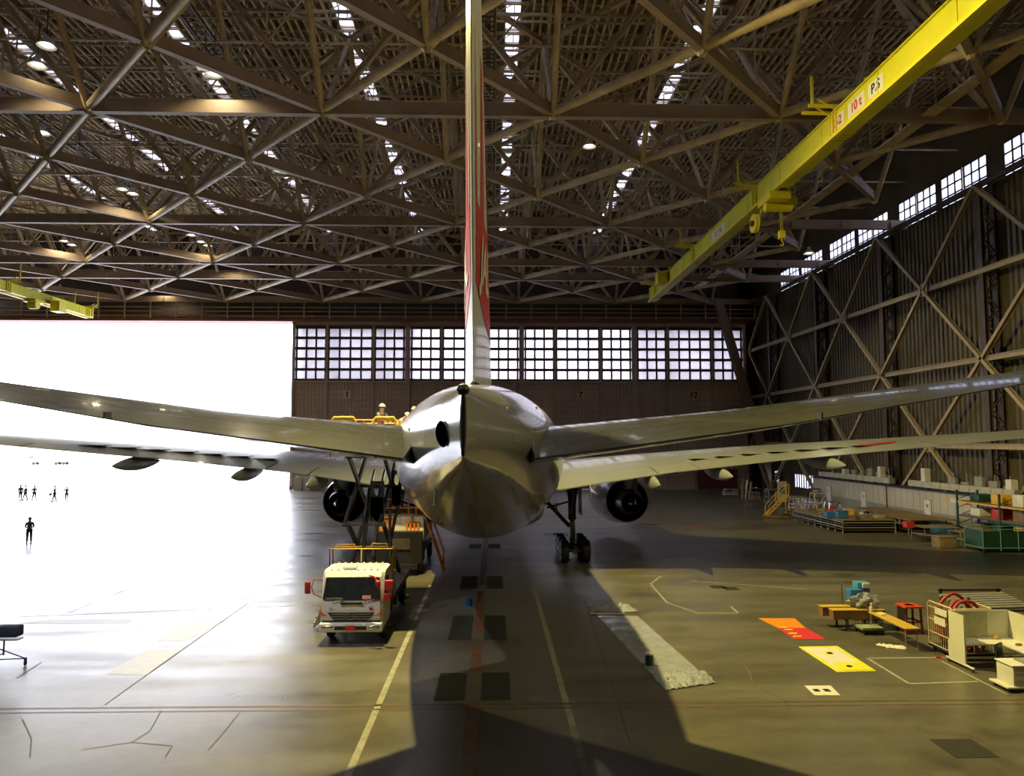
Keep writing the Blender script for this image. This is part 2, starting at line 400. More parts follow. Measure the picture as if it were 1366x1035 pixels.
# ---- right wall
def corrugated(n_axis, a0, a1, z0, z1, base, pitch=.62, dep=.14, sign=-1):
    mb = MB(); n = round((a1-a0)/pitch); p = (a1-a0)/n; pts = []
    for i in range(n):
        a = a0+i*p; pts += [(a, 0), (a+p*.4, 0), (a+p*.5, dep), (a+p*.9, dep)]
    pts.append((a1, 0)); n = len(pts)
    def mk(a, d, z): return (base+sign*d, a, z) if n_axis == 'X' else (a, base+sign*d, z)
    mb.add([mk(a, d, z0) for a, d in pts]+[mk(a, d, z1) for a, d in pts], [(k, k+1, n+k+1, n+k) for k in range(n-1)])
    return mb
wmb = MB(); outer = MB()
for a, b, z0, z1 in ((BACKY,86.5,0,LOWZ+.2),(86.5,93.5,2.75,LOWZ+.2),(86.5,93.5,0,1.0),(93.5,98.2,0,LOWZ+.2),(98.2,101,2.9,LOWZ+.2),(98.2,101,0,1.2),(101,DOORY+.2,0,LOWZ+.2)):
    c = corrugated('X', a, b, z0, z1, WALLX); wmb.add(c.v, c.f); outer.bb(WALLX+.02, WALLX+.25, a, b, z0, z1)
wr = struct(wmb.build('wall_right', 'wall')); outer.build('outer_sheet', 'wall_dark', wr)
for n_, a, b, z0, z1 in ((30, 86.5, 93.5, 1.0, 2.75), (31, 98.2, 101, 1.2, 2.9)):
    w = MB(); q = a
    while q <= b+.01: w.bb(WALLX-.1, WALLX+.15, q-.05, q+.05, z0, z1); q += .7
    w.bb(WALLX-.1, WALLX+.15, a, b, z0-.05, z0+.05); w.bb(WALLX-.1, WALLX+.15, a, b, z1-.05, z1+.05)
    fr = struct(w.build('window_%d' % n_, 'steel_dark')); MB().bb(WALLX+.02, WALLX+.05, a, b, z0, z1).build('pane', 'skylight', fr)
MB().bb(WALLX-.05, WALLX+.3, BACKY, DOORY+2.3, 29.8, ROOF+.3).build('upper_wall', 'wall', wr)
COLY = [54.2-14.4*2, 54.2-14.4, 54.2, 68.6, 83.0, 97.4]
COLX = WALLX-1.35
for y in COLY:
    mb = MB()
    for dx in (0, 1.1):
        mb.ibeam((COLX+dx, y, 0), (COLX+dx, y, LOWZ), .5, .32, .06, up=(1,0,0))
    z = .6; s = 1
    while z < LOWZ-1.2:
        for dy in (-.2, .2): mb.bar((COLX+(.1 if s > 0 else 1.0), y+dy, z), (COLX+(1.0 if s > 0 else .1), y+dy, z+1.1), .09, .09, up=(0,1,0))
        z += 1.1; s = -s
    mb.build('column', 'steel_dark', wr)
LV = (0.2, 6.6, 13.3, 20.1, LOWZ-.1)
for z in LV[1:]:
    mb = MB(); mb.ibeam((COLX-.15, 2, z), (COLX-.15, DOORY-1, z), .3, .42, .05); mb.build('girder', 'tan' if z < 26 else 'steel_dark', wr)
for y0 in COLY[:-1]+[97.4]:
    y1 = min(y0+14.4, DOORY-.5); ym = y0+7.2 if y0 < 97 else y1
    for zc, zm in ((0.2, 6.6), (13.3, 6.6), (13.3, 20.1), (LOWZ-.1, 20.1)):
        for ye in (y0, y1):
            if abs(ye-ym) < 1: continue
            mb = MB(); mb.ibeam((COLX-.35, ye, zc), (COLX-.35, ym, zm), .28, .34, .05, up=(1,0,0)); mb.build('brace', 'tan', wr)
    g = MB()
    for zm in (6.6, 20.1): g.box((COLX-.35, ym, zm), (.1, 1.3, 1.1))
    g.build('gusset_plate', 'tan', wr)
# window band above the right wall: one window per pair bay
k = 1
for y0 in [c for c in COLY if c > 30]:
    for s in range(2):
        a = y0+.8+s*6.6; b = a+5.9
        if b > DOORY-1: continue
        for (c, d) in ((a, a+2.8), (a+3.1, b)):
            w = MB(); zt = 29.8
            for q in range(4): w.bb(WALLX-.05, WALLX+.1, c+(d-c)*q/3-.07, c+(d-c)*q/3+.07, LOWZ+.2, zt)
            for z in (LOWZ+.25, LOWZ+1.1, LOWZ+2, zt): w.bb(WALLX-.05, WALLX+.1, c, d, z-.06, z+.06)
            fr = struct(w.build('window_%d' % k, 'steel_dark')); k += 1
            MB().bb(WALLX+.0, WALLX+.03, c, d, LOWZ+.2, zt).build('pane', 'skylight', fr)
wm = MB()
yy = [BACKY]+[v for y0 in [c for c in COLY if c > 30] for s in range(2) for v in (y0+.8+s*6.6, y0+6.7+s*6.6) if y0+6.7+s*6.6 < DOORY-1]+[DOORY]
for a, b in zip(yy[0::2], yy[1::2]): wm.bb(WALLX-.02, WALLX+.25, a, b, LOWZ+.2, 29.82)
wm.bb(WALLX-.02, WALLX+.3, DOORY-.1, DOORY+2.3, 0, 29.82)
wm.build('wall_post', 'wall', wr)
struct(MB().bb(LEFTX-.3, LEFTX, BACKY, DOORY, 0, ROOF).build('wall_left', 'wall_dark'))
struct(MB().bb(LEFTX, WALLX, BACKY-.3, BACKY, 0, ROOF).build('wall_back', 'wall_dark'))

# ---- far wall: hangar doors
DX = [-28.6, -12.0, 4.55, 21.05, 37.5]
def doorpanel(x0, x1, y, name, glazed=True, low=True):
    z1 = 24.2; W0, W1 = 15.75, 23.4; fr = MB()
    fw = .35
    for a in (x0+fw/2, x1-fw/2): fr.bb(a-fw/2, a+fw/2, y-.45, y+.15, 0.05, z1)
    for z in (.25, z1-.2): fr.bb(x0, x1, y-.45, y+.15, z-.22, z+.22)
    w = (x1-x0); third = [x0+w*(3.1/10.4), x0+w*(7.3/10.4)]
    for a in third: fr.bb(a-.18, a+.18, y-.3, y+.1, 0, z1)
    for z in (W0-.25, 9.1, 5.1, 2.6): fr.bb(x0, x1, y-.32, y+.1, z-.14, z+.14)
    d = fr.build(name, 'door_frame'); struct(d)
    gi = MB(); z = .9
    while z < W0-.6: gi.bb(x0+.3, x1-.3, y-.12, y, z-.06, z+.06); z += .85
    gi.build('door_girt', 'door_frame', d)
    sh = MB()
    L0, L1 = 3.15, 4.25
    bands = [(.1, L0), (L1, W0-.1), (W1+.1, z1)] if low else [(.1, W0-.1), (W1+.1, z1)]
    for a, b in bands:
        c = corrugated('Y', x0+.2, x1-.2, a, b, y+.12, pitch=.52, dep=.1); sh.add(c.v, c.f)
    for a, b in bands: sh.bb(x0+.2, x1-.2, y+.14, y+.18, a, b)
    sh.build('door_sheet', 'door', d)
    # window bars and panes
    bars = MB(); n = 10; xs = []
    seg = [x0+fw, third[0], third[1], x1-fw]; cnt = (3, 4, 3)
    for q in range(3):
        a, b = seg[q]+.22, seg[q+1]-.22
        for c in range(cnt[q]+1): xs.append(a+(b-a)*c/cnt[q])
    for a in xs: bars.bb(a-.12, a+.12, y-.12, y+.1, W0-.1, W1+.1)
    if low:
        for a in xs: bars.bb(a-.1, a+.1, y-.1, y+.1, L0, L1)
    for r in range(6):
        z = W0+(W1-W0)*r/5; bars.bb(x0+fw, x1-fw, y-.15, y+.1, z-.19, z+.19)
    bars.build('window_bars', 'steel_dark', d)
    if not glazed: return d
    pn = MB(); pn.bb(x0+.2, x1-.2, y+.05, y+.08, W0-.1, W1+.1)
    if low: pn.bb(x0+.2, x1-.2, y+.05, y+.08, L0, L1)
    pn.build('pane', 'pane', d)
    return d
for i in range(4): doorpanel(DX[i], DX[i+1], DOORY-(0 if i in (1,2) else .0), 'door_%d' % (i+1), low=(i < 3))
doorpanel(DX[0]+1.1, DX[1]+1.0, DOORY+1.3, 'door_5', glazed=False, low=False)
doorpanel(DX[3]+.7, DX[4]+.6, DOORY+1.3, 'door_6', glazed=False, low=False)
# fixed wall beside and above
wf = struct(MB().bb(DX[4]-.2, WALLX+.3, DOORY+1.9, DOORY+2.2, 0, ROOF+.3).bb(DX[4]+.02, DX[4]+.4, DOORY-.3, DOORY+1.9, 0, 24.3).build('wall_far', 'wall_dark'))
MB().bb(LEFTX, WALLX+.3, DOORY+1.9, DOORY+2.2, 24.3, ROOF+.4).build('upper_wall', 'steel_dark', wf)
lt = MB(); lt.bb(LEFTX, DX[4]+.6, DOORY-.9, DOORY+1.9, 24.15, 24.5)
lt.build('lintel', 'lintel', wf)
r = MB()
for z in (24.9, 25.6, 26.2): r.bb(LEFTX, WALLX, DOORY-.8, DOORY-.65, z-.06, z+.06)
x = LEFTX
while x < WALLX: r.bb(x-.08, x+.08, DOORY-.95, DOORY-.8, 24.5, LOWZ); x += 3.65
r.build('lintel_rail', 'steel', wf)
MB().bb(LEFTX, WALLX, DOORY-.4, DOORY-.1, 24.5, 25.2).build('lintel_board', 'lintel', wf)
MB().bb(LEFTX, -28.7, DOORY-.02, DOORY+2, -.05, .02).build('threshold', 'steel_dark', wf)
mb = MB(); mb.ibeam((32.0, 100, LOWZ), (39.2, 100, 1), 1.1, .9, .12, up=(0,1,0)); mb.build('raking_column', 'steel_beam', wf, smooth=30)
# small maroon cabin and white boxes by the doors
def sign(n, X, lab):
    t = thing('number_sign', lab, 'sign', (X, DOORY-.5, 13.6), group='door number signs')
    MB().bb(-.55, .55, -.03, .03, -.6, .6).build('plate', 'tan_plate', t)
    text_mb(n, 1.2, lambda u, v: (u, -.045, v), bold=True).build('numeral', 'black', t)
M['tan_plate'] = mat('sign_plate', (.85,.75,.50), .6)
sign('1', P(464,525,DOORY).x, 'square sign with numeral 1 on the hangar door left of the tail')
sign('7', P(774,527,DOORY).x, 'square sign with numeral 7 on the hangar door right of the tail')
sign('12', P(924,527,DOORY).x, 'square sign with numeral 12 on the rightmost hangar door')
for a, b, z in ((390, 400, 655), (402, 414, 655)):
    p, q = G(a, z), G(b, z)
    tag(MB().bb(p.x, q.x, DOORY-2, DOORY-1, 0, 1.9).build('control_box', 'white'), 'white control box at foot of hangar door, %s' % ('beside the opening' if a == 390 else 'second from the opening'), 'box', 'boxes at the door foot')
for o in [x for x in COL.objects if x.name.startswith('control_box')]:
    b = MB(); 
p, q = P(932, 640, DOORY-1), P(985, 640, DOORY-1)
c = thing('wicket_door', 'maroon personnel door set in foot of rightmost hangar door', 'door', (p.x, DOORY-.75, 0))
MB().bb(0, q.x-p.x, -.1, .1, 0.05, 2.9).build('leaf', 'maroon', c); MB().bb((q.x-p.x)/2-.03, (q.x-p.x)/2+.03, -.14, -.1, .1, 2.8).build('seam', 'steel_dark', c)
p, q = P(515, 600, DOORY-1), P(562, 600, DOORY-1)
MB().bb(-19.5, -13.6, DOORY-.8, DOORY-.5, 5.4, 7.1).build('maroon_panel', 'maroon', bpy.data.objects['door_1'])

# ---- outside in the glare
for k, (px, w, h) in enumerate(((35, 30, 9), (90, 14, 14), (125, 6, 20), (240, 50, 8), (300, 20, 7), (345, 40, 10), (200, 12, 12), (66, 16, 6))):
    p = P(px, 584, 900); t = MB(); t.bb(-w/2, w/2, -8, 8, 0, h); t.bb(-w/4, w/5, -6, 6, h, h*1.25)
    for q in range(4): t.bb(-w/2+w*q/4+.3, -w/2+w*q/4+w/8, -8.3, -8, h*.3, h*.6)
    o = t.build('terminal_building', 'haze'); o.location = (p.x, 900, -.3)
    tag(o, ['low wide pale building on horizon by left edge of opening', 'small tower-like pale block left on the horizon', 'thin pale mast-like block on the horizon', 'long low pale building in middle of the horizon', 'short pale building right of the long low one', 'wide pale building nearest the hangar door on the horizon', 'pale square block between mast and long building', 'low pale shed beside the tower-like block on the horizon'][k], 'building', 'faint buildings on the horizon')

# ================================================================== AIRLINER
air = thing('airliner', 'large white and grey twin-engine jet airliner seen from behind, red-marked tail fin', 'airplane', (0, 42.6, 0))
TB = [ # y, z top, z bottom, half width
 (10.8,7.84,6.81,.05),(11.2,7.885,6.74,.20),(12,7.96,6.58,.45),(13,8.05,6.38,.74),(14,8.14,6.19,1.0),(16,8.30,5.79,1.47),(18,8.46,5.40,1.88),(20,8.61,5.0,2.24),
 (22,8.73,4.60,2.54),(24,8.81,4.20,2.78),(26,8.85,3.80,2.95),(28,8.86,3.42,3.05),(30,8.86,3.06,3.1),(32,8.86,2.82,3.1),(34,8.86,2.70,3.1),(37,8.86,2.66,3.1),
 (62,8.86,2.66,3.1),(65,8.80,2.75,3.03),(68,8.50,2.95,2.75),(70.5,7.95,3.25,2.25),(72.5,7.2,3.65,1.6),(74,6.4,4.2,.8),(74.5,5.7,4.9,.15)]
def fus(y):
    for a, b in zip(TB, TB[1:]):
        if a[0] <= y <= b[0]:
            t = (y-a[0])/(b[0]-a[0]); return [a[k]+(b[k]-a[k])*t for k in (1,2,3)]
def fsec(y, grow=0, n=56, e=1.0):
    zt, zb, hw = fus(y); zc = (zt+zb)/2; rz = (zt-zb)/2+grow; hw += grow; out = []
    for k in range(n):
        a = 2*pi*k/n; out.append(Vector((hw*sin(a), y, zc+rz*cos(a))))
    return out
ys = []
for a, b in zip(TB, TB[1:]):
    m_ = max(1, round((b[0]-a[0])/1.2)) if a[0] < 60 else 2
    ys += [a[0]+(b[0]-a[0])*k/m_ for k in range(m_)]
ys.append(74.5)
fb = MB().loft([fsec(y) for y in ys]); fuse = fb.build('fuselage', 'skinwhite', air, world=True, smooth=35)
# belly fairing
bf = MB(); rg = []
for y, hw, zb, zt in ((34.5,.6,2.75,3.6),(36,2.0,2.45,4.2),(38,3.1,2.25,4.6),(42,3.45,2.15,4.8),(50,3.5,2.15,4.9),(55,3.2,2.3,4.7),(58,1.8,2.6,4.0),(59.5,.5,2.8,3.4)):
    zc = (zb+zt)/2; rg.append([Vector((hw*sin(2*pi*k/32), y, zc+(zt-zb)/2*cos(2*pi*k/32))) for k in range(32)])
bf.loft(rg).build('belly_fairing', 'skinwhite', air, world=True, smooth=35)
# tail blade seam, beacon, exhaust
b = MB(); b.tube((0,10.78,6.84), (0,10.78,7.84), .028, 10); b.lathe((0,10.76,7.82), [(.001,-.09),(.07,-.07),(.1,0),(.07,.07),(.001,.1)], n=12)
b.build('tail_light_strip', 'black', air, world=True, smooth=40)
def side_pt(y, z, sgn, off=.012):
    zt, zb, hw = fus(y); zc = (zt+zb)/2; rz = (zt-zb)/2; u = max(-1, min(1, (z-zc)/rz)); return Vector((sgn*(hw*math.sqrt(max(0, 1-u*u))+off), y, z))
e = MB(); e.add([side_pt(11.75+.36*cos(2*pi*k/24), 7.17+.22*sin(2*pi*k/24), -1, .035) for k in range(24)], [tuple(range(24))])
e.build('exhaust_opening', 'hole', air, world=True)
def outline(yc, zc, hw_, hh, sgn, w=.03, name='door_outline', m='grey', par=None):
    pts = []; r = .12
    for cx, cz, a0 in ((hw_-r,hh-r,0), (-hw_+r,hh-r,pi/2), (-hw_+r,-hh+r,pi), (hw_-r,-hh+r,3*pi/2)):
        for k in range(5): a = a0+k*pi/8; pts.append((cx+cos(a)*r, cz+sin(a)*r))
    pts.append(pts[0]); MB().path([side_pt(yc+a, zc+b_, sgn, .0) for a, b_ in pts], w*.5, 4).build(name, m, par or air, world=True)
for s in (-1, 1):
    for yc in (25.5, 36.5, 57.0, 68.5): outline(yc, 6.3, .55, 1.0, s, .05)
outline(13.6, 7.35, .35, .32, 1, .02, 'access_panel')
for s in (-1, 1):      # cabin windows: one part a side
    for k in range(56):
        y = 26.8+k*.66
        if any(abs(y-yc) < .8 for yc in (36.5, 57.0)): continue
        MB().add([side_pt(y+.13*cos(2*pi*q/10), 6.75+.19*sin(2*pi*q/10), s, .01) for q in range(10)], [tuple(range(10))]).build('cabin_window', 'glass_dark', air, world=True)
ck = MB()
for s in (-1, 1):
    ck.add([side_pt(y, z, s, .02) for y, z in ((71.2,6.9),(72.4,6.6),(72.2,7.1),(71.0,7.5))], [(0,1,2,3)])
ck.build('cockpit_window', 'glass_dark', air, world=True)
# aerofoils
def foil(s0, s1, t, n=12):
    def th(s): return 5*t*(.2969*math.sqrt(max(s,0))-.126*s-.3516*s*s+.2843*s**3-.1015*s**4)+.0016*0
    ss = [s0+(s1-s0)*(.5-.5*cos(pi*k/n)) for k in range(n+1)]
    return [(s, th(s)+.0012) for s in reversed(ss)]+[(s, -th(s)-.0012) for s in ss]
def interp(tab, v):
    for a, b in zip(tab, tab[1:]):
        if a[0] <= v <= b[0]:
            t = (v-a[0])/(b[0]-a[0]); return [p+(q-p)*t for p, q in zip(a, b)]
def surf(tab, v0, v1, s0, s1, name, m, vert=False, sgn=1, par=None, nst=8, droop=0):
    st = sorted(set([v0, v1]+[r_[0] for r_ in tab if v0 < r_[0] < v1]+[v0+(v1-v0)*k/nst for k in range(nst+1)])); rings = []
    for v in st:
        _, le, te, zl, zt, t = interp(tab, v); ring = []
        for s, h in foil(s0, s1, t):
            y = le+(te-le)*s; c = abs(te-le); off = zl+(zt-zl)*s
            if droop and s > s0: off -= (s-s0)*c*droop
            ring.append(Vector((h*c+0*off, y, v)) if vert else Vector((sgn*v, y, off+h*c)))
        rings.append(ring)
    return MB().loft(rings).build(name, m, par or air, world=True, smooth=50)
# span, LE y, TE y, LE z, TE z, thickness ratio
WT = [(2.4,54.0,38.4,4.75,4.20,.115),(5.5,51.8,38.3,5.15,4.72,.105),(10,48.9,38.0,5.75,5.40,.10),(15,45.6,36.7,6.3,6.03,.095),(24.2,39.4,34.4,7.15,7.0,.09),(30.4,35.2,33.0,7.75,7.65,.08)]
ST = [(.6,22.0,13.9,6.95,6.62,.11),(1.3,21.4,13.75,7.03,6.72,.11),(5.8,17.8,12.95,7.55,7.35,.105),(10.76,14.2,11.9,8.35,8.25,.085)]
def span(tab, v): return tab
for s in (1, -1):
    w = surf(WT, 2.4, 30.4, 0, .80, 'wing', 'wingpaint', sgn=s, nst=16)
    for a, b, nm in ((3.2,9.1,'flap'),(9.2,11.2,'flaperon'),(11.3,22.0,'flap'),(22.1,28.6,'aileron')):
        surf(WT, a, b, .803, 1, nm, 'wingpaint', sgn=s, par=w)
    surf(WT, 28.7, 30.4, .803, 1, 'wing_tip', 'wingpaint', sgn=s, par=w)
    sp = MB()
    for k in range(7):
        x = 12+k*1.3; _, le, te, zl, zt, t = interp(WT, x); y = le+(te-le)*.72; z = zl+(zt-zl)*.72+.30*abs(te-le)*t+.03
        sp.box((s*x, y, z), (1.2, .9, .03))
    sp.build('spoiler', 'grey', w, world=True)
    for X in (8.9, 12.4, 17.5):      # flap track canoes
        _, le, te, zl, zt, t = interp(WT, X); rg = []
        for q in range(13):
            u = q/12; rr = max(.02, (sin(pi*u)**.7)*(.46 if X < 10 else .36)); y = te+3.6-u*(5.0)
            zc = zt-.45+.12*(1-u)
            rg.append([Vector((s*X+rr*.55*cos(2*pi*k/12), y, zc+rr*sin(2*pi*k/12))) for k in range(12)])
        MB().loft(rg).build('flap_track_fairing', 'wingpaint', w, world=True, smooth=50)
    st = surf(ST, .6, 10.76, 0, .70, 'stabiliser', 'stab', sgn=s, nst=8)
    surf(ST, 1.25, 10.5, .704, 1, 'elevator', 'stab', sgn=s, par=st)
    MB().add([side_pt(y, z, s, .015) for y, z in ((16.2,7.5),(19.0,7.95),(22.4,7.9),(22.6,6.0),(19.5,5.75),(16.6,6.2))], [(0,1,2,3,4,5)])
    pl = MB(); pl.path([side_pt(y, z, s, .005) for y, z in ((15.6,7.3),(18.5,7.9),(22.8,8.0),(23,5.6),(19.5,5.35),(16,6.0),(15.6,7.3))], .025, 4); pl.build('seal_plate_edge', 'grey', air, world=True)
    for X in (6.3, 9.8):
        zt = interp(ST, X)[4]; MB().bb(s*X-.015, s*X+.015, interp(ST, X)[2]-.12, interp(ST, X)[2]+.1, zt, zt+.12).build('static_wick', 'black', st, world=True)
rm = MB(); _, le, te, zl, zt, t = interp(WT, 20.3); rm.box((20.3, te+1.9, zt+.3), (2.0, .5, .06), rot=Euler((0,-R(5),0))); rm.build('wing_cover', 'red', air, world=True, label='red cover strip on right wing')
# fin: height, LE y, TE y
FT = [(8.0,26.6,16.5,0,0,.085),(9.2,24.2,16.2,0,0,.09),(18.5,14.9,12.1,0,0,.085)]
def finrow(tab): return tab
fin = surf(FT, 8.0, 18.5, 0, .68, 'tail_fin', 'finpaint', vert=True, nst=14)
surf(FT, 8.42, 18.3, .684, 1, 'rudder', 'finpaint', vert=True, par=fin, nst=14)
df = MB(); df.loft([[Vector((.0, 31, 8.84)),Vector((.02,31,8.8)),Vector((-.02,31,8.8))],[Vector((0,26.2,9.3)),Vector((.15,26,8.6)),Vector((-.15,26,8.6))],[Vector((0,24.3,9.6)),Vector((.2,24,8.6)),Vector((-.2,24,8.6))]]); df.build('dorsal_fin', 'skinwhite', air, world=True, smooth=50)
def finx(y, z, sgn, off=.012):
    _, le, te, _, _, t = interp(FT, max(8.0, min(18.5, z))); c = le-te; s = max(0.001, min(1, (le-y)/c)); h = 5*t*(.2969*math.sqrt(s)-.126*s-.3516*s*s+.2843*s**3-.1015*s**4)*c+.0012*c
    return Vector((sgn*(h+off), y, z))
# red sun arc: ring segment projected on the fin sides
def fin_patch(sgn, inside, name, m, par, z0=9.9, z1=16.6, ns=70, nz=120, off=.012):
    mb = MB(); 
    for a in range(nz):
        za, zb_ = z0+(z1-z0)*a/nz, z0+(z1-z0)*(a+1)/nz
        for b_ in range(ns):
            def q(z, k):
                _, le, te, _, _, t = interp(FT, z); return le+(te-le)*(.01+.985*k/ns), z
            c = [q(za, b_), q(za, b_+1), q(zb_, b_+1), q(zb_, b_)]
            cy = sum(p[0] for p in c)/4; cz = sum(p[1] for p in c)/4
            if inside(cy, cz): mb.add([finx(y, z, sgn, off) for y, z in c], [(0,1,2,3)])
    return mb.build(name, m, par, world=True)
def chord_s(y, z):
    _, le, te, _, _, t = interp(FT, z); return (le-y)/(le-te)
def arc(y, z):
    s_ = chord_s(y, z)
    if z < 9.9: return False
    if z < 12.3:
        return s_ < .45+.50*math.sqrt(max(0, min(1, (z-9.9)/.7))) and s_ < .965-.02*(z-9.9)
    if z < 15.4:
        k = (z-12.3)/3.1; return (.62-.10*k < s_ < .78-.16*k) or (s_ < .36-.16*k) and z < 14 or (.88 < s_ < .93-.04*k)
    return False
for s in (-1, 1):
    for lo, hi, par in ((0, .681, fin), (.684, .999, bpy.data.objects['rudder'])):
        fin_patch(s, lambda y, z: lo < chord_s(y, z) < hi and arc(y, z), 'sun_arc', 'red', par)
    text_mb('JAL', 1.5, lambda u, v: finx(17.7+s*u*1.1, 11.25+v, s, .035), bold=True).build('lettering', 'white', fin, world=True)
# engines
for s in (1, -1):
    c = (s*9.6, 0, 2.95)
    n_ = MB(); n_.lathe(c, [(1.45,49.6),(1.62,50.6),(1.80,52.2),(1.90,54),(1.88,55.6),(1.74,56.6),(1.66,56.75),(1.56,56.6),(1.52,55.6),(1.55,53.5),(1.50,51),(1.40,49.62)], 'Y', 40)
    n_.f += [tuple([11*40+(k), 11*40+(k+1) % 40, (k+1) % 40, k]) for k in range(40)]
    eng = n_.build('engine', 'skinwhite', air, world=True, smooth=35)
    MB().lathe(c, [(1.40,49.63),(1.495,51),(1.54,53.4),(.001,53.45)], 'Y', 40).build('fan_duct', 'titanium', eng, world=True, smooth=35)
    MB().lathe(c, [(1.18,53.2),(1.15,51.2),(1.0,49.5),(.72,47.9),(.66,47.9),(.66,49.5),(.6,51)], 'Y', 32).build('core_cowl', 'titanium', eng, world=True, smooth=35)
    MB().lathe(c, [(.5,50.5),(.48,48.6),(.38,47.9),(.18,47.2),(.01,46.9)], 'Y', 24).build('exhaust_plug', 'titanium', eng, world=True, smooth=35)
    MB().lathe(c, [(1.53,55.4),(.3,55.4),(.22,55.9),(.01,56.2)], 'Y', 32).build('fan', 'titanium', eng, world=True, smooth=35)
    X = s*9.6; py = MB()
    rg = []
    for y, zb_, zt_, w in ((46.2,4.95,5.45,.04),(47.3,3.9,5.5,.26),(49,3.7,5.6,.36),(51,4.2,5.7,.4),(54,4.7,5.45,.36),(55.6,4.75,4.95,.05)):
        rg.append([Vector((X-w,y,zb_)),Vector((X+w,y,zb_)),Vector((X+w*.9,y,zt_)),Vector((X-w*.9,y,zt_))])
    py.loft(rg).build('pylon', 'wingpaint', eng, world=True, smooth=30)
# main landing gear
def wheel_mb(c, r=.66, w=.5):
    t = MB().lathe(c, [(.30,-w/2),(r*.82,-w/2),(r*.95,-w*.42),(r,-w*.25),(r,w*.25),(r*.95,w*.42),(r*.82,w/2),(.30,w/2)], 'X', 28)
    return t
def wheel_hub(c, w=.5): return MB().lathe(c, [(.01,-w*.46),(.12,-w*.5),(.16,-w*.3),(.31,-w*.36),(.31,w*.36),(.16,w*.3),(.12,w*.5),(.01,w*.46)], 'X', 20)
for s in (1, -1):
    X = s*5.2; Y = 43.9
    g = MB(); g.tube((X,Y,.75), (X,Y,2.7), .15, 14); g.tube((X,Y,2.3), (X,Y,5.0), .24, 14); g.box((X,Y,.72), (.4,.5,.4))
    gear = g.build('landing_gear', 'black', air, world=True, smooth=40)
    MB().bar((X,Y-1.65,.64), (X,Y+1.65,.64), .24, .28).build('truck_beam', 'grey', gear, world=True)
    br = MB(); br.tube((X-s*.15,Y,1.9), (s*3.0,Y+.3,4.1), .12, 10); br.tube((X-s*.1,Y,3.4), (X-s*1.5,Y+.2,3.0), .06, 8); br.tube((X,Y-.1,2.6), (X,Y-2.6,4.4), .1, 8); br.tube((X,Y+.1,2.2),(X,Y+2.8,4.6),.1,8)
    br.build('side_brace', 'black', gear, world=True, smooth=40)
    tl = MB(); tl.bar((X,Y-.25,1.0),(X,Y-.62,1.55),.25,.06); tl.bar((X,Y-.62,1.55),(X,Y-.25,2.2),.25,.06); tl.build('torque_link', 'grey', gear, world=True)
    MB().box((X+s*.5,Y,3.6), (.05,1.5,1.9)).build('gear_door', 'white', gear, world=True)
    MB().tube((X-s*.95,Y-.1,2.75),(X-s*.95,Y-.1,3.3),.06,6).build('lock_pin_flag', 'red', gear, world=True, label='red flag on gear')
    for dy in (-1.45, 0, 1.45):
        ax = MB().tube((X-.7,Y+dy,.66),(X+.7,Y+dy,.66),.09,8); ax.build('axle', 'grey', gear, world=True)
        for dx in (-.62, .62):
            c = (X+dx, Y+dy, .66); wheel_mb(c).build('tyre', 'rubber', gear, world=True, smooth=40); wheel_hub(c).build('wheel_hub', 'grey', gear, world=True, smooth=40)
g = MB(); g.tube((0,68.6,.6),(0,68.6,3.4),.12,12); ng = g.build('nose_gear', 'grey', air, world=True, smooth=40)
for dx in (-.36,.36): c = (dx,68.6,.54); wheel_mb(c,.54,.38).build('tyre','rubber',ng,world=True,smooth=40); wheel_hub(c,.38).build('wheel_hub','grey',ng,world=True,smooth=40)
MB().lathe((0,46.5,2.12),[(.001,-.2),(.12,-.17),(.15,-.05),(.16,.06)],n=12).build('beacon','red',air,world=True)

# ================================================================== FLOOR MARKINGS AND PITS
def fpoly(name, pts, m, z=.004, label=None):
    mb = MB(); mb.poly([(p[0], p[1], z) for p in pts]); return tag(mb.build(name, m), label, kind='structure')
def fline(name, a, b, w, m, z=.004, mb=None):
    a, b = Vector((*a[:2], z)), Vector((*b[:2], z)); d = (b-a).normalized(); s = Vector((-d.y, d.x, 0))*w/2
    q = mb or MB(); q.poly([a+s, b+s, b-s, a-s]); return q
M['pit'] = mat('pit_cover', (.035,.033,.028), .6, c2=(.02,.02,.018), scale=6)
M['rust'] = mat('rusty_rail', (.13,.08,.05), .5, c2=(.08,.04,.03), scale=3)
M['line_dim'] = mat('worn_line', (.38,.37,.28), .6, c2=(.26,.25,.18), scale=5)
M['crack'] = mat('floor_crack', (.11,.10,.07), .7)
M['patch'] = mat('floor_patch', (.40,.39,.34), .45, c2=(.34,.33,.28), scale=2)
M['line_blue'] = mat('line_blue', (.12,.22,.40), .6)
for X, w in ((-2.61, .17), (2.43, .17)):
    q = MB(); y = 12
    fline('', (X, 8), (X, 36), w, '', mb=q); tag(q.build('floor_line', 'paint_white'), kind='structure')
q = MB()
for a, b in ((8, 20.2), (22.9, 25.6), (27.2, 34.5), (36, 60)): fline('', (-.08, a), (-.08, b), .34, '', mb=q, z=.006)
tag(q.build('floor_line_orange', 'paint_orange'), kind='structure')
for a, b in ((20.3, 22.6), (26.3, 29.8), (35.2, 38.2), (48, 50)):
    MBq = MB(); MBq.bb(-1.15, -.32, a, b, 0, .012); MBq.bb(.12, .95, a, b, 0, .012); y = a+.1
    while y < b: MBq.bb(-1.1, -.35, y, y+.03, .012, .02); MBq.bb(.15, .9, y, y+.03, .012, .02); y += .16
    tag(MBq.build('floor_pit_cover', 'pit'), kind='structure')
q = MB(); fline('', (-40, 20.05), (WALLX-2, 19.9), .10, '', mb=q); fline('', (-40, 19.75), (WALLX-2, 19.6), .07, '', mb=q)
tag(q.build('floor_rail_groove', 'rust'), kind='structure')
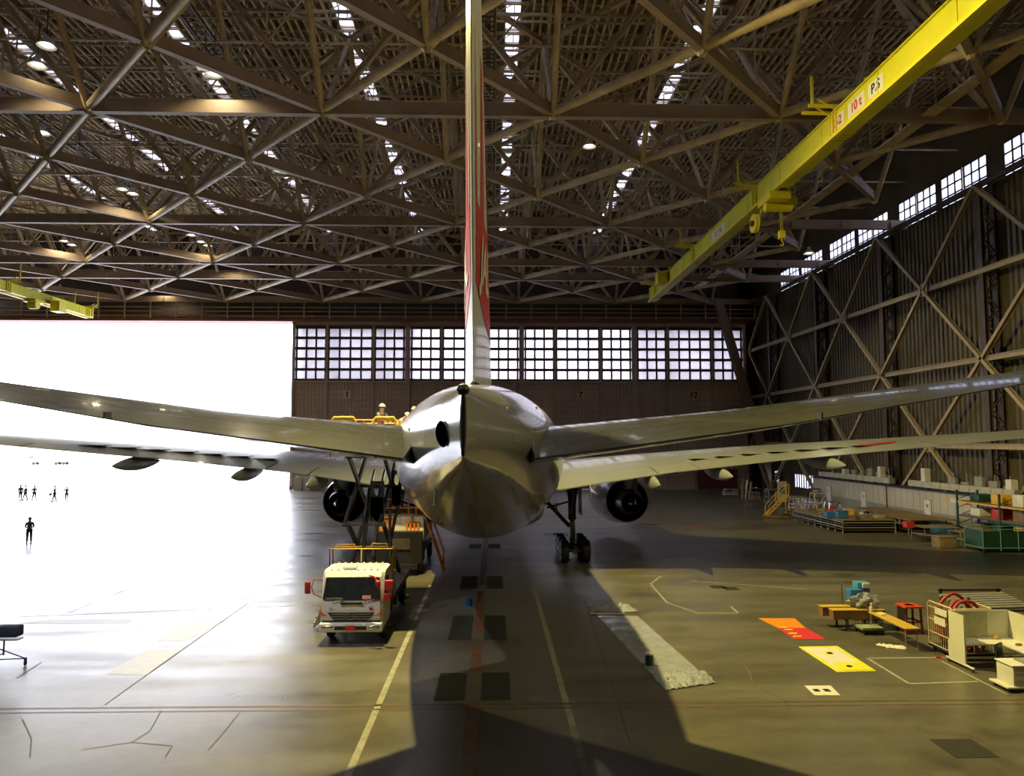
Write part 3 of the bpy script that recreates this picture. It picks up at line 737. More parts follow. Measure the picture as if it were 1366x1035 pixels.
q = MB()
oct_ = [G(x, y) for x, y in ((882, 768), (868, 779), (890, 804), (932, 818), (985, 818), (975, 809))]
for a, b in zip(oct_, oct_[1:]): fline('', a, b, .07, '', mb=q)
tp = [G(x, y) for x, y in ((1262, 877), (1157, 878), (1213, 912), (1305, 909))]
for a, b in zip(tp, tp[1:]): fline('', a, b, .09, '', mb=q)
for a, b in (((1256,882),(1343,926)), ((348,772),(372,764)), ((348,772),(386,772)), ((22,823),(386,808)), ((395,808),(386,808)), ((920,775),(1080,786))): fline('', G(*a), G(*b), .08, '', mb=q)
tag(q.build('floor_line_thin', 'line_dim'), kind='structure')
q = MB()
for a, b in (((90,818),(230,762)), ((140,940),(330,805)), ((780,800),(840,990)), ((22,905),(56,883))): fline('', G(*a), G(*b), .045, '', mb=q, z=.003)
cr = [(985,880),(1000,897),(1003,908),(1022,922),(1046,934),(1052,942)]
for a, b in zip(cr, cr[1:]): fline('', G(*a), G(*b), .05, '', mb=q)
for cr in ([(320,950),(300,975),(278,1000)], [(215,948),(200,975),(176,990),(110,1000)], [(176,990),(230,995),(220,1010)], [(30,960),(42,985),(40,1010)]):
    for a, b in zip(cr, cr[1:]): fline('', G(*a), G(*b), .03, '', mb=q)
tag(q.build('floor_crack', 'crack'), kind='structure')
for c in ([(208,855),(247,855),(302,827),(258,827)], [(140,900),(196,900),(246,866),(198,866)], [(22,832),(170,832),(180,826),(60,826)], [(500,912),(590,912),(600,860),(520,860)]):
    fpoly('floor_patch', [G(*p) for p in c][::-1], 'patch' , z=.003) if c[0][0] < 400 else None
q = MB()
for px, py in ((560,712),(575,712),(735,713),(748,713)): p = G(px, py); q.poly([(p.x-.5,p.y-1,.004),(p.x+.5,p.y-1,.004),(p.x+.5,p.y+1,.004),(p.x-.5,p.y+1,.004)])
tag(q.build('floor_marking_blue', 'line_blue'), kind='structure')
p, r_ = G(784, 695), G(857, 692); q = MB(); fline('', p, r_, .6, '', mb=q); tag(q.build('floor_marking_white', 'paint_white'), kind='structure')
q = MB(); fline('', G(862, 682), G(884, 694), .25, '', mb=q); fline('', G(920,700), G(948,704), .8, '', mb=q); fline('', G(1246, 880), G(1262, 872), .12, '', mb=q); tag(q.build('floor_marking_red', mat('worn_red', (.32,.05,.03), .6)), kind='structure')
for px, py in ((1285,998),(958,783),(975,785)): p = G(px, py); s = .5 if px > 1200 else .35; tag(MB().bb(p.x-s, p.x+s, p.y-s, p.y+s, 0, .008).build('floor_drain', 'pit'), kind='structure')

# ================================================================== LAMPS
def lamp(loc, power, label, col=(1,.86,.55), spread=150, rad=.25, grp='high bay lamps under the roof', aim=None):
    t = thing('high_bay_lamp', label, 'lamp', loc, group=grp)
    MB().lathe((0,0,0), [(.08,.62),(.14,.55),(.16,.38),(.30,.25),(.48,.02),(.5,0),(.46,.02),(.28,.22),(.1,.3)], n=20).build('shade', 'lampshade', t, smooth=35)
    MB().lathe((0,0,0), [(.001,.0),(.16,.02),(.24,.08),(.2,.18),(.08,.26)], n=14).build('bulb', 'lampglow', t, smooth=40)
    MB().tube((0,0,.6), (0,0,min(2.5, ROOF-1-loc[2])), .03, 6).build('stem', 'steel_dark', t)
    if power:
        l = bpy.data.lights.new('lamp_light', 'SPOT'); l.energy = power; l.color = col; l.spot_size = R(spread); l.spot_blend = .4; l.shadow_soft_size = rad
        o = bpy.data.objects.new('lamp_light', l); COL.objects.link(o); o.location = (0,0,-.12); o.parent = t
        if aim: o.rotation_euler = (Vector(aim)-Vector(loc)).to_track_quat('-Z', 'Y').to_euler(); l.spot_blend = .7
    return t
lamp((-5.0, 29.0, 26.3), 64000, 'high bay lamp over the tail, above the top edge of the picture', col=(1,.81,.27), spread=125, aim=(16,27,0))
lamp((18.0, 16.0, 29), 9000, 'high bay lamp over the orange floor mats, above the picture', col=(1,.84,.34), spread=150)
lamp((-14.0, 9.0, 29), 16000, 'added high bay lamp aimed at the lift truck front, above the picture', col=(1,.94,.88), spread=70, aim=(-7,24,1))  # added lamp, put in to brighten the truck front and the floor at left
lamp((30.0, 66.0, 24.5), 1800, 'high bay lamp hanging over the stored tables by the right wall', spread=140)
spots = [(50,88,'left of the leftmost skylight strip, highest of its cluster'),(57,178,'on the left edge, in front of the first long pipe'),(105,211,'just right of the left pipe crossing'),(163,253,'upper of the pair in the left roof bay'),(177,259,'lower of the pair in the left roof bay'),
  (273,90,'at the break of the leftmost skylight strip'),(285,100,'just below the break of the leftmost skylight strip'),(62,62,'in the upper left corner'),(39,300,'under the second cross beam by the left edge'),(236,301,'under the second cross beam, left third'),
  (255,314,'upper of three below the second cross beam'),(268,323,'middle of three below the second cross beam'),(277,328,'lowest of three below the second cross beam'),(96,327,'right of the pair above the third cross beam'),(86,322,'left of the pair above the third cross beam'),
  (137,346,'on the third cross beam, near the left crane'),(304,347,'on the third cross beam, right of the left crane'),(80,385,'above the small yellow crane'),(220,386,'above the opening, right of the small yellow crane'),(786,196,'right of the fin, under the first cross beam'),(373,228,'at the lower end of the leftmost skylight strip')]
for k, (px, py, lab) in enumerate(spots):
    p = G(px, py, 28.6); lamp(tuple(p), 700 if k % 2 == 0 else 0, 'lit high bay lamp '+lab)

# ================================================================== CRANES
def crane(X, z, y0, y1, lab, big=True, depth=1.35, w=.62):
    t = thing('overhead_crane', lab, 'crane', (X, y1, z), group='yellow overhead crane beams'); L_ = y1-y0
    b = MB(); b.bb(-w/2, w/2, -L_, 0, 0, depth); b.bb(-w/2-.14, w/2+.14, -L_, 0, -.05, 0); b.bb(-w/2-.14, w/2+.14, -L_, 0, depth, depth+.05)
    for k in range(int(L_/6)): b.bb(-w/2-.03, w/2+.03, -k*6-3.04, -k*6-2.96, 0, depth)
    b.bb(-w/2-.1, w/2+.1, -.05, .25, -.1, depth+.2)
    b.build('girder', 'crane', t)
    MB().bb(-w/2-.32, -w/2-.02, -L_, 0, -.22, -.02).build('lower_rail', 'yellow', t)
    for y in [v for v in (38, 50, 66, 82, 98) if y0 < v < y1]:
        h = MB(); yy = y-y1
        for dx in (-1.0, 1.0): h.bar((dx*.3, yy-.3, depth), (dx*1.3, yy-.3, depth+.6), .07, .07); h.bar((dx*.3, yy+.4, depth), (dx*1.3, yy+.4, depth+.6), .07, .07)
        h.bb(-1.9, 1.3, yy-.45, yy-.35, depth+.1, depth+.28); h.bb(-1.9, 1.3, yy+.4, yy+.5, depth+.1, depth+.28)
        for q in range(3): h.bb(-w/2-.1, w/2+.1, yy-.35+q*.35, yy-.25+q*.35, -.1, depth+.1)
        for dx in (-1.5, 1.5): h.bar((dx, yy, depth+.3), (dx, yy, LOWZ-z+.1), .12, .12)
        h.build('hanger_bracket', 'yellow', t)
    return t
cz = 23.6
cr1 = crane(19.4, cz, 24, 84.5, 'long yellow overhead crane beam running under the roof on the right')
def crane_text(txt, y, size, t, w, h):
    x = -.31-.012; yy = y-84.5
    MB().bb(x-.004, x+.004, yy-w/2, yy+w/2, .68-h/2, .68+h/2).build('plate', 'white', t)
    text_mb(txt, size, lambda u, v: (x-.012, yy-u, .68+v), bold=True).build('lettering', 'red' if 'P' not in txt else 'black', t)
crane_text('2-2', 37.6, .7, cr1, 1.5, .8); crane_text('10 t', 35.6, .7, cr1, 1.7, .8); crane_text('P.S', 33.7, .7, cr1, 1.4, .8)
crane_text('2-2 10t', 58.5, .6, cr1, 3.4, .75); crane_text('2-2', 79, .6, cr1, 1.8, .7)
yy = 47-84.5; h = MB(); h.bb(-.9,.5,yy-1.2,yy+1.0,-.75,-.25); h.lathe((0.1,yy,-.95),[(.001,-.9),(.34,-.9),(.34,.9),(.001,.9)],'X',18); h.bb(.5,1.3,yy-.3,yy+.3,-.9,-.4)
for dx in (-.4,.4): h.tube((dx,yy-1,-.25),(dx,yy-1,.1),.12,10); h.tube((dx,yy+.9,-.25),(dx,yy+.9,.1),.12,10)
hoist = h.build('hoist', 'yellow', cr1, smooth=35)
MB().lathe((-.9,yy+1.6,-1.6),[(.001,-.12),(.3,-.12),(.62,-.16),(.66,-.1),(.6,0),(.66,.1),(.62,.16),(.3,.12),(.001,.12)],'X',26).build('cable_wheel','yellow',hoist,smooth=35)
MB().lathe((-.9,yy+1.6,-1.6),[(.001,-.3),(.2,-.3),(.2,.3),(.001,.3)],'X',14).build('wheel_axle','steel_dark',hoist,smooth=35)
MB().bar((-.7,yy+1.6,-1.6),(-.4,yy+1.2,-.3),.15,.15).build('wheel_arm','yellow',hoist)
hk = MB(); 
for dx in (-.06,.06): hk.tube((.3+dx,yy,-.9),(.3+dx,yy,-2.6),.02,5)
hk.bb(.1,.5,yy-.15,yy+.15,-3.1,-2.6); hk.path([(.3,yy,-3.1),(.3,yy,-3.3),(.42,yy,-3.45),(.32,yy,-3.6),(.18,yy,-3.5)],.04,6); hk.build('hook_block','yellow',hoist)
MB().bb(-1.5,-.4,yy+8,yy+9,-.5,-.2) 
y2 = 76-84.5; MB().bb(-1.5,-.45,y2-.6,y2+.6,.1,1.3).build('control_box','yellow',cr1)
cr2 = crane(-54.5, cz+.2, 80, 99, 'short yellow overhead crane beam above the open doorway at left', depth=1.0, w=.5)
h = MB(); h.lathe((0,-12,-.6),[(.001,-.5),(.5,-.5),(.5,.5),(.001,.5)],'X',18); h.bb(-.8,.8,-13,-11,-.35,-.05); hst = h.build('hoist','yellow',cr2,smooth=35)
MB().bb(.4,1.5,-9.5,-8,-.9,.4).build('control_box','yellow',cr2)

# ================================================================== PEOPLE
def skin(name, m, verts, edges, radii, parent, sub=1):
    me = bpy.data.meshes.new(name); me.from_pydata([tuple(v) for v in verts], edges, []); o = bpy.data.objects.new(name, me); COL.objects.link(o)
    sk = o.modifiers.new('skin', 'SKIN'); sk.use_smooth_shade = True; sk.branch_smoothing = .6
    for i, d in enumerate(me.skin_vertices[0].data):
        r = radii[i]; d.radius = r if isinstance(r, tuple) else (r, r); d.use_root = (i == 0)
    if sub: s = o.modifiers.new('sub', 'SUBSURF'); s.levels = sub; s.render_levels = sub
    me.materials.append(M[m]); o.parent = parent; return o
def person(label, loc, rz=0, h=1.72, lean=0, arms=None, step=0, top='grey_cloth', legs='navy', hat=True, group=None, vest=False, hold=None):
    t = thing('person', label, 'person', loc, rz, group); k = h/1.75
    pv = Vector((0,0,.95)); mt = Matrix.Rotation(lean, 3, 'X')      # leans towards -y, the way the person faces
    def up(v): v = Vector(v); return (pv + mt @ (v-pv))*k
    J = {}; J['pel'] = pv*k; J['spi'] = up((0,.01,1.17)); J['che'] = up((0,.01,1.36)); J['nec'] = up((0,0,1.50)); J['hd1'] = up((0,-.02,1.60)); J['hd2'] = up((0,-.01,1.69)); J['nose'] = up((0,-.115,1.62))
    J['chin'] = up((0,-.07,1.555))
    for s, n_ in ((1,'l'),(-1,'r')):
        st = step*s
        J['hip'+n_] = Vector((s*.09,0,.90))*k; J['kne'+n_] = Vector((s*.11,-.03-st*.5,.49))*k; J['ank'+n_] = Vector((s*.12,.02-st,.09))*k; J['toe'+n_] = Vector((s*.13,-.16-st,.045))*k
        a = (arms or {}).get(n_, ((.24,.03,1.14),(.25,-.08,.90)))
        J['sho'+n_] = up((s*.18,.01,1.42)); J['elb'+n_] = up((s*a[0][0],a[0][1],a[0][2])); J['wri'+n_] = up((s*a[1][0],a[1][1],a[1][2]))
        J['ear'+n_] = up((s*.085,0,1.62))
    names = list(J); V = [J[x] for x in names]; rad = {'pel':(.15,.11),'spi':(.13,.10),'che':(.16,.11),'nec':.055,'hd1':.085,'hd2':.092,'nose':.014,'chin':.035}
    for n_ in 'lr': rad.update({'hip'+n_:.095,'kne'+n_:.06,'ank'+n_:.042,'toe'+n_:.035,'sho'+n_:.058,'elb'+n_:.042,'wri'+n_:.028,'ear'+n_:.018})
    RR = [(rad[x] if isinstance(rad[x], tuple) else rad[x]) for x in names]
    I = {x: i for i, x in enumerate(names)}
    E = [('pel','spi'),('spi','che'),('che','nec'),('nec','hd1'),('hd1','hd2'),('hd1','nose'),('hd1','chin')]
    for n_ in 'lr': E += [('pel','hip'+n_),('hip'+n_,'kne'+n_),('kne'+n_,'ank'+n_),('ank'+n_,'toe'+n_),('che','sho'+n_),('sho'+n_,'elb'+n_),('elb'+n_,'wri'+n_),('hd1','ear'+n_)]
    E = [(I[a], I[b]) for a, b in E]
    for s, n_ in ((1,'l'),(-1,'r')):          # hand: palm, four fingers, thumb
        w = J['wri'+n_]; d = (w-J['elb'+n_]).normalized(); sd = Vector((0,1,0)); sd = (sd-d*sd.dot(d)).normalized(); inn = d.cross(sd)*(-s)
        V.append(w+d*.05*k); RR.append((.035,.02)); E.append((I['wri'+n_], len(V)-1)); palm = len(V)-1
        V.append(w+d*.085*k); RR.append((.04,.018)); E.append((palm, len(V)-1)); kn = len(V)-1
        for q, (o_, L_) in enumerate(((-.03,.062),(-.01,.075),(.01,.07),(.03,.055))):
            a = V[kn]+sd*o_+d*L_*.45; b_ = a+d*L_*.4+inn*.02
            V += [a, b_]; RR += [.009,.008]; E += [(kn, len(V)-2), (len(V)-2, len(V)-1)]
        a = V[palm]-sd*.045+d*.02; b_ = a+d*.035-sd*.01; V += [a, b_]; RR += [.011,.009]; E += [(palm, len(V)-2), (len(V)-2, len(V)-1)]
    RR = [tuple(q*k for q in r) if isinstance(r, tuple) else r*k for r in RR]
    skin('body', 'skin', V, E, RR, t)
    jn = ['che','spi','pel','nec','shol','elbl','wril','shor','elbr','wrir']; jv = [J[x] for x in jn]; jv[3] = (J['che']+J['nec'])/2*1.0
    jv[6] = J['wril']*.9+J['elbl']*.1; jv[9] = J['wrir']*.9+J['elbr']*.1
    skin('jacket', top, jv, [(0,1),(1,2),(0,3),(0,4),(4,5),(5,6),(0,7),(7,8),(8,9)], [(.20*k,.145*k),(.17*k,.13*k),(.175*k,.13*k),.085*k,.08*k,.06*k,.048*k,.08*k,.06*k,.048*k], t)
    tn = ['pel','hipl','knel','ankl','hipr','kner','ankr']
    skin('trousers', legs, [J[x] for x in tn], [(0,1),(1,2),(2,3),(0,4),(4,5),(5,6)], [(.165*k,.125*k),.115*k,.08*k,.062*k,.115*k,.08*k,.062*k], t)
    for n_ in 'lr':
        a = J['ank'+n_]; MB().rbox((a.x, a.y-.08*k, .045*k), (.10*k,.29*k,.09*k), .035).build('shoe', 'black', t, smooth=50)
    hd = J['hd2']; axis = mt
    if hat:
        m_ = MB().lathe((0,0,0), [(.15,.0),(.152,.012),(.118,.018),(.112,.06),(.085,.105),(.045,.125),(.001,.13)], n=18); m_.v = [tuple(axis @ Vector((x, y-(.02 if z < .014 and y < 0 else 0), z))*k + hd + axis@Vector((0,0,.005))) for x, y, z in m_.v]
        m_.build('helmet', 'white', t, smooth=40)
    else:
        m_ = MB().lathe((0,0,0), [(.09,-.07),(.104,-.02),(.104,.03),(.085,.075),(.045,.10),(.001,.107)], n=16); m_.v = [tuple(axis @ Vector((x, y+.022, z))*k + hd) for x, y, z in m_.v]
        m_.build('hair', 'black', t, smooth=50)
    if vest:
        skin('harness', 'hivis', [J['che']+Vector((0,.0,.02)), J['spi'], J['pel']+Vector((0,0,.02))], [(0,1),(1,2)], [(.185*k,.165*k),(.185*k,.15*k),(.17*k,.14*k)], t)
    return t
def gp(px, py): p = G(px, py); return (p.x, p.y, 0)
walk = {'l': ((.24,-.05,1.16),(.25,-.2,.95)), 'r': ((.24,.12,1.16),(.25,.02,.93))}
person('person in dark trousers and vest standing alone on the bright floor at left', gp(38.5, 724.5), .5, 1.74, top='grey_cloth', arms={'l': ((.25,-.02,1.12),(.12,-.2,1.08)), 'r': ((.25,-.02,1.12),(.12,-.2,1.08))}, hat=False)
PG = 'people standing in the far doorway glare'
person('person at the far left edge of the distant group in the glare', gp(27, 667), .3, 1.78, step=.12, hat=False, group=PG, arms=walk)
person('person walking second from left in the distant group', gp(33.5, 667), -1.2, 1.72, step=.22, hat=False, group=PG, top='navy', arms=walk)
person('person third from left, walking close to the second in the glare', gp(45.5, 667), 1.2, 1.70, step=.18, hat=False, group=PG, arms=walk)
person('person fourth from left in the glare, carrying a bag at the side', gp(72.5, 668.5), -.9, 1.78, step=.2, hat=False, group=PG, top='navy', arms={'l': ((.27,-.1,1.2),(.2,-.26,1.2)), 'r': ((.3,0,1.15),(.3,-.02,.9))})
person('person rightmost in the distant group with a raised arm', gp(88.5, 668), .4, 1.62, step=.1, hat=False, group=PG, arms={'l': ((.27,-.05,1.2),(.25,-.1,.92)), 'r': ((.26,-.12,1.3),(.18,-.25,1.55))})
p = G(72.5, 668.5); b = MB(); b.rbox((0,0,.8), (.18,.36,.26), .05); b.path([(0,-.1,.93),(0,-.06,1.05),(0,.06,1.05),(0,.1,.93)], .012, 6)
tag(b.build('bag', 'navy', loc=(p.x-.42, p.y-.1, 0)), 'dark bag held by the fourth person in the distant group', 'bag')
PZ = 6.72
person('technician in white helmet and dark harness standing behind yellow rails on the lift', (P(508, 560, 30.2).x, 30.2, PZ), .9, 1.80, lean=.08, top='grey_cloth', legs='grey_cloth', vest=True, arms={'l': ((.22,-.18,1.2),(.16,-.4,1.08)), 'r': ((.22,-.16,1.18),(.14,-.38,1.1))})
person('technician in white helmet half hidden behind the tail, standing on the lift', (P(557, 560, 31.5).x-.25, 31.5, PZ), 1.2, 1.74, lean=.15, top='white', legs='grey_cloth', arms={'l': ((.24,-.1,1.2),(.2,-.35,1.25)), 'r': ((.22,-.16,1.18),(.14,-.38,1.1))})
person('technician in white coat and red vest bending low beside the tail', (-3.55, 30.0, PZ), 1.3, 1.62, lean=.75, top='white', legs='navy', vest=False, arms={'l': ((.2,-.2,1.2),(.14,-.36,1.0)), 'r': ((.2,-.2,1.15),(.12,-.36,.98))})

# ================================================================== HIGH LIFT TRUCK
def truck(loc, label):
    t = thing('lift_truck', label, 'truck', loc)
    W2 = 1.08
    # cab body: lofted side profile, slightly narrowing upwards
    prof = [(-.0,.55),(-.06,.9),(-.04,1.25),(.02,1.50),(.20,2.28),(.34,2.44),(.7,2.50),(1.75,2.50),(1.86,2.40),(1.88,.62),(1.5,.55)]
    def sec(x, k): return [Vector((x, y if y > .6 else y+(1-k)*.8, .55+(z-.55)*(1 if z < 1.5 else 1-(1-k)*.12))) for y, z in prof]
    cab = MB().loft([sec(-W2,.8), sec(-W2+.1,.96), sec(-.6,1), sec(.6,1), sec(W2-.1,.96), sec(W2,.8)]).build('cab', 'white', t, smooth=25)
    rb = MB()
    for k in range(8): x = -.8+k*.23; rb.tube((x,.45,2.475),(x,1.7,2.51),.035,8)
    rb.bb(-.42,.05,.5,.95,2.5,2.56); rb.build('roof_rib', 'white', t, smooth=40)
    def wp(u, v): x = -W2+.07+u*(2*W2-.14)-(.5-u)*2*(-.06)*v*0; return Vector((x*(1-.05*v), .01+.19*v-.014, 1.53+.74*v))
    ws = MB(); pts = []
    for u, v in ((.0,.04),(.03,0),(.97,0),(1,.04),(.985,.95),(.96,1),(.04,1),(.015,.95)): pts.append(wp(u, v))
    ws.add(pts, [tuple(range(8))]); ws.build('windscreen', 'glass_dark', t)
    d = MB(); d.bb(-.9,-.3,-.0,.2,1.54,1.60); d.build('dashboard_papers', mat('green_papers', (.15,.3,.2), .6), t)
    MB().add([wp(.68,.03)+Vector((0,-.01,0)), wp(.83,.03)+Vector((0,-.01,0)), wp(.83,.20)+Vector((0,-.01,0)), wp(.68,.20)+Vector((0,-.01,0))], [(0,1,2,3)]).build('windscreen_card', mat('pink_card', (.6,.25,.25), .6), t)
    for s in (-1, 1):
        MB().add([(s*(W2+.006),y,z) for y, z in ((.25,1.5),(1.25,1.5),(1.25,2.2),(.42,2.2))], [(0,1,2,3)]).build('side_window', 'glass_dark', t)
        MB().bar((s*.45,-.03,1.5),(s*.7,-.02,1.42),.02,.02).build('wiper', 'black', t) if False else None
        MB().path([(s*.55-.1,-.05,1.42),(s*.55-.05,-.05,1.5),(s*.55+.25,-.03,1.56)], .012, 5).build('wiper', 'black', t)
        MB().add([(s*1.06,-.055,1.28),(s*1.085,-.03,1.02),(s*.80,-.075,1.0),(s*1.0,-.07,1.12)], [(0,1,2,3)]).build('indicator_lamp', 'orange', t)
        MB().rbox((s*.80,-.13,.62),(.42,.1,.16),.05).build('headlamp', 'chrome', t, smooth=50)
    gr_ = MB(); gr_.add([(-.82,-.085,1.12),(-.55,-.085,.82),(.55,-.085,.82),(.82,-.085,1.12)], [(0,1,2,3)]); gr_.bb(-.38,.38,-.10,-.04,1.40,1.46); gr_.build('grille', 'black', t)
    g2 = MB()
    for z in (.9,.98,1.06): g2.bb(-.7+.3*(1.1-z),.7-.3*(1.1-z),-.10,-.085,z-.012,z+.012)
    g2.build('grille_slat', 'grey', t)
    em = MB(); em.path([(.17*cos(2*pi*k/20), -.115, 1.0+.12*sin(2*pi*k/20)) for k in range(21)], .018, 6)
    em.bar((-.07,-.115,.92),(-.07,-.115,1.08),.022,.02); em.bar((.07,-.115,.92),(.07,-.115,1.08),.022,.02); em.bar((-.07,-.115,1.0),(.07,-.115,1.0),.02,.022); em.build('emblem', 'chrome', t)
    text_mb('JAL', .10, lambda u, v: (-.68+u,-.068,1.25+v), bold=True).build('lettering', 'grey', t)
    text_mb('HINO', .05, lambda u, v: (u,-.13,.62+v+.22), bold=True)
    em = MB(); em.add([(.68+.075*cos(2*pi*k/16), -.066, 1.26+.06*sin(2*pi*k/16)) for k in range(16)], [tuple(range(16))]); em.build('round_emblem', 'red', t)
    em = MB(); em.add([(.68+.04*cos(pi*k/8), -.07, 1.27+.035*sin(pi*k/8)) for k in range(9)], [tuple(range(9))]); em.build('emblem_crest', 'white', t)
    bm_ = MB(); bm_.rbox((0,-.05,.62),(2.2,.22,.34),.08); bm_.build('bumper', 'white', t, smooth=50)
    MB().bb(-.55,.55,-.175,-.15,.55,.67).build('bumper_intake', 'black', t); MB().bb(-.17,.17,-.19,-.17,.53,.69).build('number_plate', 'red', t); MB().bb(-1.0,1.0,-.09,0,.80,.84).build('bumper_seam', 'navy', t)
    # mirrors
    ma = MB(); ma.path([(-1.05,.12,2.2),(-1.3,-.05,2.25),(-1.38,-.08,2.0),(-1.3,-.05,1.75),(-1.05,.05,1.6)], .018, 6); a1 = ma.build('mirror_arm', 'red', t)
    MB().rbox((-1.5,-.12,1.98),(.2,.09,.42),.05).build('mirror', 'red', a1, smooth=50)
    ma = MB(); ma.path([(.6,-.02,2.36),(.78,-.12,2.34),(.95,-.2,2.15),(.98,-.16,1.9)], .03, 6); ma.path([(1.05,.1,2.2),(1.2,-.08,2.2),(1.22,-.1,1.6),(1.05,.05,1.5)], .02, 6); a2 = ma.build('mirror_arm', 'red', t)
    MB().rbox((.93,-.2,2.12),(.18,.12,.22),.06).build('mirror', 'red', a2, smooth=50); MB().rbox((1.3,-.12,2.05),(.3,.1,.36),.05).build('mirror', 'red', a2, smooth=50); MB().rbox((1.25,-.12,1.64),(.26,.1,.28),.05).build('mirror', 'red', a2, smooth=50)
    # chassis, wheels
    ch = MB(); ch.bb(-.45,-.3,.2,8.2,.62,.9); ch.bb(.3,.45,.2,8.2,.62,.9); ch.bb(-1.1,1.1,2.2,8.3,.95,1.15)
    for y in (2.6,4,5.5,7): ch.bb(-1.05,1.05,y-.08,y+.08,.5,.95)
    ch.build('chassis', 'steel_dark', t)
    for y in (1.15, 6.6):
        for s in (-1, 1):
            c = (s*.92, y, .46); wheel_mb(c, .46, .26).build('wheel', 'rubber', t, smooth=40); wheel_hub(c, .26).build('wheel_hub', 'grey', t, smooth=40)
    for s in (-1, 1):
        for y in (2.5, 7.8):
            o = MB(); o.bb(s*.9-.06,s*.9+.06,y-.07,y+.07,.1,1.0); o.bb(s*.9-.2,s*.9+.2,y-.2,y+.2,.0,.06); o.build('outrigger', 'yellow' if y > 3 else 'grey', t)
    # guard rails behind the cab roof
    def rails(x0, x1, y0, y1, z0, z1, nm, r=.03, mids=1, gap=None, front=True):
        m_ = MB()
        cs = [(x0,y0),(x1,y0),(x1,y1),(x0,y1)]
        for k in range(4):
            a, b_ = cs[k], cs[(k+1) % 4]; L_ = math.hypot(b_[0]-a[0], b_[1]-a[1]); n_ = max(1, round(L_/1.2))
            if gap == k: continue
            for q in range(mids+1): z = z1-(z1-z0)*q*.48; m_.tube((*a,z),(*b_,z),r,6)
            for q in range(n_+1): x = a[0]+(b_[0]-a[0])*q/n_; y = a[1]+(b_[1]-a[1])*q/n_; m_.tube((x,y,z0),(x,y,z1),r,6)
        return m_.build(nm, 'rail_yellow', t, smooth=50)
    rails(-1.22, 1.15, 1.95, 2.5, 1.15, 3.0, 'cab_guard_rail', .025)
    hb = MB(); hb.path([(-1.0,2.0,3.0),(-.95,2.0,3.16),(-.3,2.0,3.16),(-.25,2.0,3.0)], .022, 6); hb.path([(.3,2.0,3.0),(.35,2.0,3.18),(.9,2.0,3.18),(.95,2.0,3.0)], .022, 6); hb.build('hoop_rail', 'rail_yellow', t, smooth=50)
    ld = MB()
    for s in (-.18, .18): ld.bar((-1.28,2.1+s,1.25),(-1.75,2.1+s,.12),.04,.08)
    for k in range(5): z = 1.15-k*.22; x = -1.28-(1.25-z)*.416; ld.bb(x-.11,x+.11,1.92,2.28,z-.02,z+.02)
    ld.build('side_step', 'tan', t)
    # scissor
    z0, zt = 1.25, PZ-.28; zm = (z0+zt)/2
    for s, x in ((-1,-.82),(1,.55)):
        for a, b_, off in (((2.6,z0),(7.4,zm),.0),((7.4,z0),(2.6,zm),.13),((2.6,zm),(7.4,zt),.0),((7.4,zm),(2.6,zt),.13)):
            m_ = MB(); m_.bar((x+off,a[0],a[1]),(x+off,b_[0],b_[1]),.09,.24); 
            for q in (a, b_, ((a[0]+b_[0])/2,(a[1]+b_[1])/2)): m_.tube((x+off-.08,q[0],q[1]),(x+off+.08,q[0],q[1]),.09,10)
            m_.build('scissor_arm', 'black', t)
    for y, z in ((2.6,zm),(7.4,zm),(5.0,(z0+zm)/2),(5.0,(zm+zt)/2),(2.6,zt)): MB().tube((-.82,y,z),(.68,y,z),.07,10).build('cross_tube', 'steel_dark', t)
    for x in (-.35,.1): MB().tube((x,3.2,z0+.1),(x,5.6,zm+1.2),.1,12).build('hydraulic_cylinder', 'steel_dark', t); MB().tube((x,5.6,zm+1.2),(x,6.6,zm+1.9),.055,10).build('piston_rod','chrome',t)
    def plate(x, y, za, zb, w):
        m_ = MB(); ro, hz = w*.28, .2; zc = zb-.35; N = 16
        outer = [(-w/2,zb),(w/2,zb),(w/2,za),(-w/2,za)]
        inn = [(ro*cos(2*pi*k/N), zc+hz*sin(2*pi*k/N)*1.1) for k in range(N)]
        def pr(c): # project the hole point out to the outer rectangle
            dx, dz = c[0], c[1]-zc; k_ = min((w/2)/abs(dx) if abs(dx) > 1e-6 else 1e9, (zb-zc)/dz if dz > 1e-6 else ((za-zc)/dz if dz < -1e-6 else 1e9)); return (dx*k_, zc+dz*k_)
        out = [pr(c) for c in inn]
        for yy in (y, y+.12):
            V = [(x+c[0],yy,c[1]) for c in inn]+[(x+c[0],yy,c[1]) for c in out]
            m_.add(V, [(k,(k+1)%N,N+(k+1)%N,N+k) for k in range(N)])
            m_.add([(x-w/2,yy,za),(x+w/2,yy,za),(x+w/2,yy,zc-.25),(x-w/2,yy,zc-.25)], [(0,1,2,3)])
        m_.bb(x-w/2-.02,x-w/2+.02,y,y+.12,za,zb); m_.bb(x+w/2-.02,x+w/2+.02,y,y+.12,za,zb); m_.bb(x-w/2,x+w/2,y,y+.12,zb-.02,zb+.02); m_.build('mast_plate', 'black', t)
    plate(.35, 3.0, zm+.05, zm+1.6, .5); plate(1.05, 3.4, zm+.6, zm+2.0, .36)
    MB().bb(-.7,-.15,2.3,2.5,1.2,3.4) ; fr_ = MB(); fr_.bb(-.1,.0,2.4,2.5,1.2,4.2); fr_.bb(.9,1.0,2.4,2.5,1.2,4.4); fr_.bb(-.1,1.0,2.4,2.5,2.9,2.98); fr_.build('stop_frame','black',t)
    # platform
    pf = MB(); pf.bb(-1.35,1.75,2.2,8.0,PZ-.28,PZ-.14); pf.bb(-1.35,1.75,2.2,8.0,PZ-.06,PZ); pf.bb(-1.4,-1.3,2.2,8,PZ-.3,PZ+.02); pf.bb(1.7,1.8,2.2,8,PZ-.3,PZ+.02)
